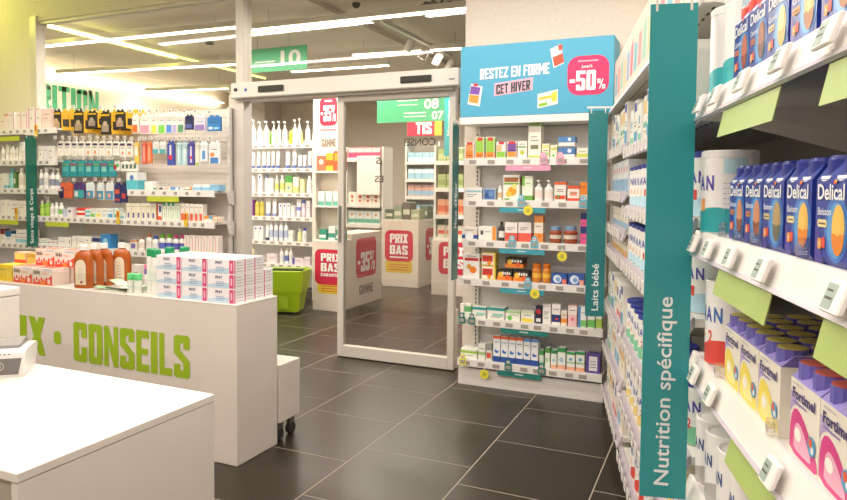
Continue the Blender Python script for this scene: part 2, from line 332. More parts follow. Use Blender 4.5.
# ceiling details behind the glass
sf = MB().box(-3.9, YW+.1, ZB-.06, -3.55, 12.0, ZB, CEIL); struct('trim_1', sf)
def dome(x, y, z, label):
    t = thing('dome_camera', label, 'camera', (x, y, z))
    MB().lathe([(.055, 0), (.055, -.03), (.045, -.035)], M('d9d4cc', .4)).build('mount', t)
    MB().lathe([(.042, -.035), (.038, -.06), (.022, -.078), (.0, -.085)], M('33302e', .15)).build('dome', t)
dome(-7.35, 7.6, ZB+.16, 'small dark dome camera on the ceiling left of the mullion')
dome(-3.22, 5.62, ZB, 'small dome camera at the top edge of the photo')
def vent(x, y, r, label):
    t = thing('ceiling_vent', label, 'vent', (x, y, ZB))
    MB().lathe([(r*1.15, 0), (r*1.15, -.01), (r, -.014)], M('d0c8bc', .5), 24).build('vent_ring', t)
    for k in range(12):
        mb = MB().box(r*.2, -.012, -.03, r*.97, .012, -.012, M('4a4642', .5)); a = k*PI/6
        mb.xf(lambda p: (p[0]*math.cos(a)-p[1]*math.sin(a), p[0]*math.sin(a)+p[1]*math.cos(a), p[2])).build('vent_blade', t)
vent(-2.53, 6.05, .19, 'round swirl vent in the ceiling near the white column')
vent(-5.85, 6.55, .05, 'small dark vent in the ceiling left of the mullion')
tk = thing('track_spotlights', 'white ceiling track with four spotlights above the door header', 'lamp', (-3.12, 6.9, ZB-.13))
MB().box(-.02, -.95, -.02, .02, .95, .02, METAL).build('track', tk)
MB().tube((0, -.7, .02), (0, -.7, .13), .006, METAL).tube((0, .7, .02), (0, .7, .13), .006, METAL).build('track_mount', tk)
for k in range(4):
    y = -.35+k*.4
    sp = MB().lathe([(.05, -.09), (.055, .02), (.05, .05), (.0, .055)], M('c9c2b8', .5), 12).xf(lambda p: (p[0]*.8+p[2]*.5+.04, p[1]+y, -.12+p[2]*.85-p[0]*.4)).build('spotlight', tk)
    MB().lathe([(.042, -.095), (.0, -.094)], M('fff0dc', .4, emit=6), 12).xf(lambda p: (p[0]*.8+p[2]*.5+.04, p[1]+y, -.12+p[2]*.85-p[0]*.4)).build('spot_lens', sp)

# ------------------------------------------------------------------ products
def tokens(art):
    ops = []; cap = None
    for t in art.split():
        if ',' in t or t[0] == 'l': ops.append((t[0], t[1:].split(',')))
        else: cap = t
    return ops, cap
def print_front(mb, art, w, h, y, wrap=None, z0=0.0):
    ops, cap = tokens(art)
    for n, (k, a) in enumerate(ops):
        yy = y-.0004*(n+1)
        if k == 'r':
            x0, za, x1, zb = [float(v) for v in a[:4]]; mb.rect((x0-.5)*w, z0+za*h, (x1-.5)*w, z0+zb*h, yy, M(a[4]))
        elif k == 'c':
            cx, cz, r = [float(v) for v in a[:3]]; r2 = min(r*w, r*h*1.2, (1-cx)*w, cx*w); mb.disc((cx-.5)*w, z0+cz*h, r2, r2, yy, M(a[3]))
        elif k == 't':
            x0, za, x1, zb = [float(v) for v in a[:4]]
            for i in range(4):
                q = x0+(x1-x0)*i/4; mb.rect((q-.5)*w, z0+za*h, (q+(x1-x0)*.18-.5)*w, z0+(zb-(.05 if i % 2 else 0))*h, yy, M(a[4]))
        elif k == 'l':
            x0, za, x1 = [float(v) for v in a[:3]]; mb.rect((x0-.5)*w, z0+za*h, (x1-.5)*w, z0+za*h+min(.004, h*.04), yy, INK)
    return cap
CACHE = {}
def product_meshes(kind, w, h, d, base, art):
    key = (kind, round(w, 3), round(h, 3), round(d, 3), base, art)
    if key in CACHE: return CACHE[key]
    ops, cap = tokens(art); capm = M(cap or 'f2efea', .35); bm = M(base, .4); out = []
    lab = [o for o in ops if o[0] == 'r']; labm = M(lab[0][1][4], .45) if lab else bm
    if kind == 'box':
        mb = MB().rbox(-w/2, -d/2, 0, w/2, d/2, h, bm, .0012); print_front(mb, art, w, h, -d/2); 
        side = [o for o in ops if o[0] == 'r' and float(o[1][0]) <= .06 and float(o[1][2]) >= .94]
        for o in side:
            za, zb = float(o[1][1]), float(o[1][3])
            for sx in (-1, 1): mb.quad([(sx*(w/2+.0004), -sx*-d*.48 if sx < 0 else -d*.48, h*za), (sx*(w/2+.0004), d*.48 if sx > 0 else -d*.48, h*za), (sx*(w/2+.0004), d*.48 if sx > 0 else -d*.48, h*zb), (sx*(w/2+.0004), -sx*-d*.48 if sx < 0 else -d*.48, h*zb)], M(o[1][4]))
        out.append(('carton', mb.mesh('carton')))
    elif kind in ('bottle', 'pump'):
        r = w/2; sy = min(1, d/w); hc = h*(.2 if kind == 'bottle' else .3); hb = h-hc
        z1, z2 = (hb*.22, hb*.66)
        mb = MB().lathe([(r*.9, 0), (r, hb*.04), (r, z1), (r, z2), (r, hb*.82), (r*.75, hb*.93), (r*.42, hb)], [bm, bm, labm, bm, bm, bm], 12, 1, sy)
        out.append(('body', mb.mesh('body')))
        if kind == 'bottle': c = MB().lathe([(r*.5, hb), (r*.5, h*.985), (r*.42, h)], capm, 12, 1, 1)
        else:
            c = MB().lathe([(r*.46, hb), (r*.46, hb+hc*.3), (r*.15, hb+hc*.34), (r*.15, h*.93)], capm, 10)
            c.box(-r*.28, -r*.95, h*.93, r*.28, r*.28, h, capm)
        out.append(('cap' if kind == 'bottle' else 'pump_head', c.mesh('cap')))
    elif kind == 'tube':
        r = w/2; hc = h*.16; n = 12; mb = MB(); rings = []
        for q in range(5):
            f = q/4; z = hc+(h-hc)*f; ry = r*.8*(1-f)+.0015*f; rx = r*(.8+.2*f); rings.append([(rx*math.sin(t*2*PI/n), -ry*math.cos(t*2*PI/n), z) for t in range(n)])
        for q in range(4):
            mb.add(rings[q]+rings[q+1], [(t, (t+1) % n, (t+1) % n+n, t+n) for t in range(n)], labm if q == 1 else bm, True)
        mb.quad(rings[4], bm); out.append(('body', mb.mesh('body')))
        out.append(('cap', MB().lathe([(r*.78, 0), (r*.8, hc)], capm, 12).mesh('cap')))
    elif kind in ('jar', 'tub'):
        r = w/2; hc = h*(.24 if kind == 'jar' else .3); hb = h-hc
        prof = [(r*.8, 0), (r, hb*.15), (r, hb*.35), (r, hb*.65), (r, hb*.85), (r*.78, hb)] if kind == 'jar' else [(r*.95, 0), (r, hb*.05), (r, hb*.3), (r, hb*.7), (r, hb*.9), (r*.95, hb)]
        out.append(('body', MB().lathe(prof, [bm, bm, labm, bm, bm], 16).mesh('body')))
        out.append(('lid', MB().lathe([(r*.82, hb), (r*.84, h*.97), (r*.76, h)] if kind == 'jar' else [(r, hb), (r, h*.97), (r*.9, h)], capm, 16).mesh('lid')))
    CACHE[key] = out; return out
KINDN = {'box': ('product_carton', 'carton'), 'bottle': ('product_bottle', 'bottle'), 'pump': ('pump_bottle', 'bottle'), 'tube': ('cosmetic_tube', 'tube'), 'jar': ('supplement_jar', 'jar'), 'tub': ('product_tub', 'tub')}
def put(name, meshes, loc, rz, label, cat, group):
    if len(meshes) == 1: return link(name, meshes[0][1], None, loc, rz, label, cat, group)
    t = thing(name, label, cat, loc, rz, group)
    for pn, me in meshes: link(pn, me, t)
    return t
def label_row(items, where):
    """a label for each item of a shelf row, told apart by its place in the row where the looks repeat"""
    seen = {}; out = []
    order = sorted(range(len(items)), key=lambda i: items[i][1])
    for i in order: seen.setdefault(items[i][7], []).append(i)
    for i, it in enumerate(items):
        d = it[7]
        for q, wd in enumerate(NUM): d = d.replace('number %s of' % wd, '%s of' % ORD[q])
        if len(seen[it[7]]) > 1: d = '%s %s from the left' % (ORD[seen[it[7]].index(i)], d)
        out.append(d+', '+where)
    return out
def shelf_row(items, yfront, z, where, group, dmax=.16):
    labs = label_row(items, where)
    for it, lb in zip(items, labs):
        kind, x, w, h, dz, base, art, desc = it
        h = max(h, .02); d = {'box': min(dmax, max(.03, w*.8, h*.35)), 'bottle': w*.8, 'pump': w*.85, 'tube': w, 'jar': w, 'tub': w}[kind]
        nm, cat = KINDN[kind]
        put(nm, product_meshes(kind, w, h, d, base, art), (x, yfront+d/2, z+dz), 0, lb, cat, group)
WINTER = [
  (1.605, [
    ('box', -1.606, 0.065, 0.117, 0, 'f6efe6', 'r.08,.05,.92,.5,f08a3c r.1,.5,.9,.85,f3a46a r.2,.85,.85,1,e04a4a l.2,.2,.8', 'orange and white carton with red tag'),
    ('box', -1.53, 0.064, 0.153, 0, 'f0f0e4', 'r.06,.3,.94,.95,9ccf52 r.06,.06,.94,.3,f28a35 r.25,.82,.8,.98,d8473f l.2,.14,.8', 'tall green and orange carton with red tag'),
    ('box', -1.454, 0.064, 0.152, 0, 'f0f0e4', 'r.06,.3,.94,.95,93c94b r.06,.06,.94,.3,f28a35 r.25,.82,.8,.98,d8473f l.2,.14,.8', 'tall lime green carton with orange foot'),
    ('box', -1.377, 0.066, 0.116, 0, 'f4eee6', 'r.06,.08,.94,.42,8cc84a r.06,.45,.6,.8,e6b487 r.3,.85,.85,1,d83b4a', 'white carton with green foot and red tag'),
    ('box', -1.299, 0.068, 0.117, 0, 'f2ede6', 'r.06,.45,.94,.9,7b4f9e r.06,.1,.94,.4,f2973c r.2,.85,.85,1,d83b4a r.06,.42,.94,.5,5b3287', 'purple and orange carton'),
    ('box', -1.225, 0.065, 0.119, 0, 'f3efe4', 'c.5,.35,.25,b9c64a r.08,.62,.92,.7,5c9a55 l.2,.8,.8', 'white carton with a green plant picture'),
    ('box', -1.14, 0.087, 0.239, 0, 'efeade', 'r.04,.9,.96,1,8fae5f r.2,.26,.8,.38,7a7a5a r.04,0,.96,.08,b9cf5a l.2,.5,.8 l.2,.6,.7', 'tallest cream carton with olive label'),
    ('box', -1.064, 0.05, 0.098, 0, 'efeccf', 'r.05,.7,.95,.9,e3dd8a r.1,.2,.9,.4,8fd07a l.2,.5,.8', 'pale yellow carton behind a pink tag'),
    ('box', -1.009, 0.044, 0.088, 0, 'ecebd2', 'r.05,.6,.95,.8,d4d676 c.5,.2,.2,5fc15a', 'pale green carton with small leaf'),
    ('box', -0.923, 0.109, 0.07, 0, 'f1e9e4', 'r0,.35,1,1,4a7fb5 c.68,.68,.16,dfeaf2', 'white box with blue upper half, lower of two stacked'),
    ('box', -0.924, 0.109, 0.063, 0.078, 'f1e9e4', 'r0,.4,1,1,4f86bd c.68,.72,.16,dfeaf2', 'white box with blue upper half, upper of two stacked'),
    ('box', -0.819, 0.072, 0.065, 0, 'ece8d6', 'r.03,.05,.97,.4,c4cf4e l.2,.6,.8', 'cream box with lime yellow lower band'),
  ]),
  (1.318, [
    ('box', -1.573, 0.123, 0.088, 0, 'f1ede9', 'r.04,.6,.96,.75,9cc7d6 l.1,.4,.7 l.1,.25,.5', 'low white carton with pale blue line'),
    ('box', -1.455, 0.088, 0.081, 0, 'aebfcf', 'r.08,.08,.92,.9,4f74ad c.3,.4,.2,2f5590 c.65,.55,.22,6d96c8', 'clear box of blue sachets'),
    ('bottle', -1.383, 0.032, 0.101, 0, 'f2eee8', 'r0,.25,1,.6,d9b98a ffffff', 'small white bottle with beige label'),
    ('box', -1.298, 0.114, 0.175, 0, 'f4f1e4', 'r.06,.72,.94,.9,a5673a r.04,.62,.96,.7,7aab4c c.55,.36,.28,f5a52a c.35,.25,.18,f8c84a c.7,.55,.15,fbe08a r.08,.02,.4,.08,6aa84f', 'large white carton with orange fruit picture'),
    ('box', -1.185, 0.071, 0.168, 0, 'eef0e0', 'r0,.6,.25,1,7bb648 r.25,.55,.95,.85,dfeed0 r0,0,1,.2,6fae45 l.35,.7,.8', 'tall green and white carton'),
    ('pump', -1.111, 0.057, 0.141, 0, 'eceae4', 'r0,.05,1,.5,e9dcd2 f5f5f5 c.5,.3,.2,c93b3b', 'clear pump bottle with berry label, left of the pair'),
    ('pump', -1.042, 0.059, 0.141, 0, 'eceae4', 'r0,.05,1,.5,e9dcd2 f5f5f5 c.5,.3,.2,c93b3b', 'clear pump bottle with berry label, right of the pair'),
    ('box', -0.961, 0.076, 0.128, 0, 'f3e9e0', 'r.0,.85,1,1,e0662f r.05,.1,.95,.3,d8532f l.2,.6,.8 l.2,.5,.8 c.35,.25,.14,6a8f3f', 'white and red carton with orange top'),
    ('box', -0.872, 0.079, 0.104, 0, 'f3e9e0', 'r0,.0,1,.2,e0533a r0,.8,1,1,e25a35 r.2,.35,.8,.62,f0a08a l.25,.5,.75', 'short red bordered carton'),
    ('box', -0.803, 0.049, 0.126, 0, 'f18a24', 'r.1,.1,.9,.35,f6e7d8 l.15,.75,.8', 'orange carton beside the teal sign'),
  ]),
  (1.035, [
    ('box', -1.6, 0.111, 0.088, 0, 'ece4d8', 'r0,.1,1,.4,2f57a8 c.5,.3,.3,f2f2f2 l.2,.75,.8', 'flat white box with blue wave'),
    ('box', -1.468, 0.127, 0.098, 0, 'f3efe8', 'r.8,0,1,1,f29c3a r.12,.4,.28,.7,5a5a5a l.4,.6,.7', 'white box with orange right edge'),
    ('bottle', -1.367, 0.042, 0.133, 0, '3a3634', 'r0,.0,1,.35,efeae4 222222', 'dark bottle with pale foot'),
    ('box', -1.295, 0.086, 0.132, 0, 'f5ece8', 'r0,0,1,.45,e8604f l.15,.7,.8 l.15,.6,.6', 'white over red carton, left of the pair'),
    ('box', -1.2, 0.088, 0.135, 0, 'f5ece8', 'r0,0,1,.45,e8604f l.15,.7,.8 l.15,.6,.6', 'white over red carton, right of the pair'),
    ('box', -1.103, 0.06, 0.181, 0, 'f3e6d6', 'r0,.75,1,1,f0964a r0,0,1,.35,f09a50 l.2,.6,.8 c.6,.25,.2,e8762a', 'tall orange and white carton with slanted top'),
    ('jar', -0.995, 0.082, 0.113, 0, '9c4a2a', 'r0,.35,1,.6,d9cdbf 7fa3c4', 'round jar of red gummies with blue lid, left of the pair'),
    ('jar', -0.895, 0.094, 0.116, 0, '9c4a2a', 'r0,.35,1,.6,d9cdbf 7fa3c4', 'round jar of red gummies with blue lid, right of the pair'),
    ('box', -0.799, 0.045, 0.119, 0, 'e55a94', 'r0,.6,1,1,2b3578 l.2,.3,.8', 'pink and navy box, lower of two stacked'),
    ('box', -0.8, 0.045, 0.105, 0.103, 'e55a94', 'r0,.6,1,1,2b3578 l.2,.3,.8', 'pink and navy box, upper of two stacked'),
  ]),
  (0.762, [
    ('box', -1.581, 0.117, 0.172, 0, 'f5f1ec', 'r.06,.72,.94,.84,c83a32 c.6,.35,.22,f0862a c.35,.48,.15,e2a040 l.2,.9,.8', 'tall white carton with red stripe and fruit'),
    ('box', -1.454, 0.1, 0.094, 0, 'f6d85a', 'r0,.05,.85,.95,f3ece0 r.05,.3,.8,.8,d8352c c.55,.2,.15,f0922a l.15,.55,.7', 'red and yellow box, lower of two stacked'),
    ('box', -1.455, 0.1, 0.088, 0.098, 'f6d85a', 'r0,.05,.85,.95,f3ece0 r.05,.3,.8,.8,d8352c c.55,.2,.15,f0922a l.15,.55,.7', 'red and yellow box, upper of two stacked'),
    ('box', -1.338, 0.105, 0.074, 0, '2c2622', 'r0,0,1,.4,f0862a c.25,.55,.22,f6c04a t.35,.55,.95,.82,f2eee6 c.7,.3,.2,e8622a', 'black and orange box, left of the lower two'),
    ('box', -1.221, 0.111, 0.073, 0, '2c2622', 'r0,0,1,.4,f0862a c.25,.55,.22,f6c04a t.35,.55,.95,.82,f2eee6 c.7,.3,.2,e8622a', 'black and orange box, right of the lower two'),
    ('box', -1.269, 0.127, 0.067, 0.093, '2c2622', 'r0,0,1,.4,f0862a c.25,.55,.22,f6c04a t.35,.55,.95,.82,f2eee6 c.7,.3,.2,e8622a', 'black and orange box, resting on top of two others'),
    ('jar', -1.117, 0.064, 0.127, 0, 'd8862c', 'r0,.25,1,.65,f2c24a e07a1e', 'amber supplement bottle with yellow label, left of the pair'),
    ('jar', -1.047, 0.06, 0.13, 0, 'd8862c', 'r0,.25,1,.65,f2c24a e07a1e', 'amber supplement bottle with yellow label, right of the pair'),
    ('box', -0.959, 0.102, 0.068, 0, '2f5fb3', 'c.4,.5,.34,e9eef5 c.45,.45,.2,7fa8d8 r.72,0,1,.5,e27a6a', 'blue box with white swirl, left of the pair'),
    ('box', -0.845, 0.102, 0.072, 0, '2f5fb3', 'c.4,.5,.34,e9eef5 c.45,.45,.2,7fa8d8 r.72,0,1,.5,e7a08f', 'blue box with white swirl, right of the pair'),
  ]),
  (0.482, [
    ('box', -1.649, 0.027, 0.093, 0, 'ece9df', 'r0,0,1,.3,5fae6a', 'narrow white box with green foot'),
    ('box', -1.606, 0.048, 0.096, 0, 'eef0e6', 'r0,.4,1,.8,63b06f', 'small white and green box'),
    ('box', -1.52, 0.097, 0.078, 0, 'f0ede4', 'r0,.75,1,1,2f9d9a r.3,.3,.95,.5,8fcfc5 l.2,.2,.8', 'white box with teal top, left of the pair'),
    ('box', -1.397, 0.122, 0.084, 0, 'f0ede4', 'r0,.75,1,1,2f9d9a r.3,.3,.95,.5,8fcfc5 l.2,.2,.8', 'white box with teal top, right of the pair'),
    ('box', -1.275, 0.101, 0.071, 0, 'eff0e6', 'r0,.8,1,1,9fd08a c.3,.3,.2,6fbf5a l.3,.6,.9', 'white box with pale green top'),
    ('box', -1.169, 0.09, 0.08, 0, 'f1efe6', 'r0,.8,1,1,cfd8b0 r.05,.05,.9,.35,f0d94a l.2,.6,.8', 'white box with yellow band'),
    ('box', -1.094, 0.038, 0.121, 0, '2a2c48', 'r.1,.55,.9,.8,c23a3a r.1,.1,.9,.3,e6e2de', 'slim navy box with red label'),
    ('box', -1.037, 0.054, 0.137, 0, 'f2efeb', 'r0,.85,1,1,d8d4d0 l.2,.6,.8 l.2,.5,.6 l.2,.3,.7', 'plain white carton'),
    ('box', -0.974, 0.058, 0.142, 0, 'f2efeb', 'r0,.15,1,.5,2e3a78 c.6,.3,.16,d84a3a l.2,.75,.8', 'white carton with navy lower label'),
    ('box', -0.92, 0.039, 0.101, 0, 'f0e3cf', 'r0,.2,1,.5,f0953a l.2,.7,.8', 'small cream box with orange band'),
    ('box', -0.864, 0.057, 0.143, 0, 'f0c3c6', 'r0,.55,1,.95,f3e6e2 c.5,.35,.2,e77a90 l.2,.75,.8', 'pink and white carton'),
    ('box', -0.799, 0.052, 0.139, 0, 'eef0ee', 'r0,.0,.3,1,4f8fd0 r.3,.05,1,.35,7cc46a l.4,.7,.9', 'white carton with blue side and green foot'),
    ('box', -0.741, 0.046, 0.139, 0, 'eef0ea', 'r0,.05,1,.4,6fbf60 c.55,.6,.16,8fd07a', 'white carton with green hill print'),
    ('box', -0.69, 0.037, 0.134, 0, 'eef0e4', 'r0,.05,1,.5,a9cf5a l.2,.7,.8', 'white and lime carton at the right end'),
  ]),
  (0.185, [
    ('box', -1.594, 0.123, 0.069, 0, 'eef0e4', 'r0,.55,1,.8,9fce4a l.2,.3,.8', 'low white box with lime stripe'),
    ('box', -1.497, 0.053, 0.115, 0, 'ecebe2', 'r0,.3,1,.5,a8c88a l.2,.7,.8', 'white carton with sage stripe'),
    ('box', -1.444, 0.039, 0.127, 0, 'e6e4dc', 'r0,.6,1,1,9a9a90 r.1,.15,.9,.45,d95f4a', 'small grey topped carton'),
    ('box', -1.387, 0.05, 0.183, 0, 'f1f2f4', 'r0,.0,1,.22,2c4f9e c.5,.42,.3,2f6fc0 c.62,.48,.2,f1f2f4 r0,.9,1,1,e8622a l.2,.75,.8', 'tall white and blue spray carton, number one of six'),
    ('box', -1.331, 0.049, 0.183, 0, 'f1f2f4', 'r0,.0,1,.22,2c4f9e c.5,.42,.3,2f6fc0 c.62,.48,.2,f1f2f4 r0,.9,1,1,e8622a l.2,.75,.8', 'tall white and blue spray carton, number two of six'),
    ('box', -1.277, 0.049, 0.183, 0, 'f1f2f4', 'r0,.0,1,.22,2c4f9e c.5,.42,.3,2f6fc0 c.62,.48,.2,f1f2f4 r0,.9,1,1,e8622a l.2,.75,.8', 'tall white and blue spray carton, number three of six'),
    ('box', -1.223, 0.048, 0.184, 0, 'f1f2f4', 'r0,.0,1,.22,2c4f9e c.5,.42,.3,2f6fc0 c.62,.48,.2,f1f2f4 r0,.9,1,1,e8622a l.2,.75,.8', 'tall white and blue spray carton, number four of six'),
    ('box', -1.17, 0.048, 0.183, 0, 'f1f2f4', 'r0,.0,1,.22,2c4f9e c.5,.42,.3,2f6fc0 c.62,.48,.2,f1f2f4 r0,.9,1,1,5a8fd0 l.2,.75,.8', 'tall white and blue spray carton, number five of six'),
    ('box', -1.117, 0.047, 0.183, 0, 'f1f2f4', 'r0,.0,1,.22,2c4f9e c.5,.42,.3,2f6fc0 c.62,.48,.2,f1f2f4 r0,.9,1,1,5a8fd0 l.2,.75,.8', 'tall white and blue spray carton, number six of six'),
    ('box', -1.069, 0.027, 0.118, 0, 'e6efe2', 'r0,.7,1,1,4f9a55 r0,.1,1,.3,7fc08a', 'narrow green topped box'),
    ('box', -1.027, 0.032, 0.136, 0, 'ecf0e4', 'r0,.75,1,1,5fa050 r0,.3,1,.5,c8dcb8', 'narrow white box with green lid print'),
    ('box', -0.984, 0.038, 0.127, 0, 'eef1ea', 'r0,.8,1,1,3f9a5a c.5,.45,.26,9fc8e0 r0,0,1,.2,efb090', 'white and green box with blue letter'),
    ('box', -0.932, 0.052, 0.146, 0, 'eef1ea', 'r0,.8,1,1,3f9a5a c.5,.45,.26,5fa8d0 c.5,.45,.13,eef1ea r0,0,1,.2,efb090', 'white and green box with blue ring'),
    ('box', -0.87, 0.054, 0.126, 0, 'eef1ea', 'r0,.85,1,1,3f9a5a c.5,.6,.2,5fa8d0 r0,.38,1,.46,9fc8a0 r0,0,1,.2,efb090', 'white and green box beside the blue ring box'),
    ('box', -0.807, 0.056, 0.133, 0, 'eef1ea', 'r0,.85,1,1,3f9a5a c.5,.6,.2,5fa8d0 r0,.38,1,.46,9fc8a0 r0,0,1,.2,efb090', 'white and green box next to the purple box'),
    ('box', -0.722, 0.09, 0.126, 0, '5f4a9a', 'r.2,.12,.8,.88,eee9ee l.3,.6,.7 l.3,.45,.7 l.3,.3,.7', 'purple box with white label'),
  ]),
]
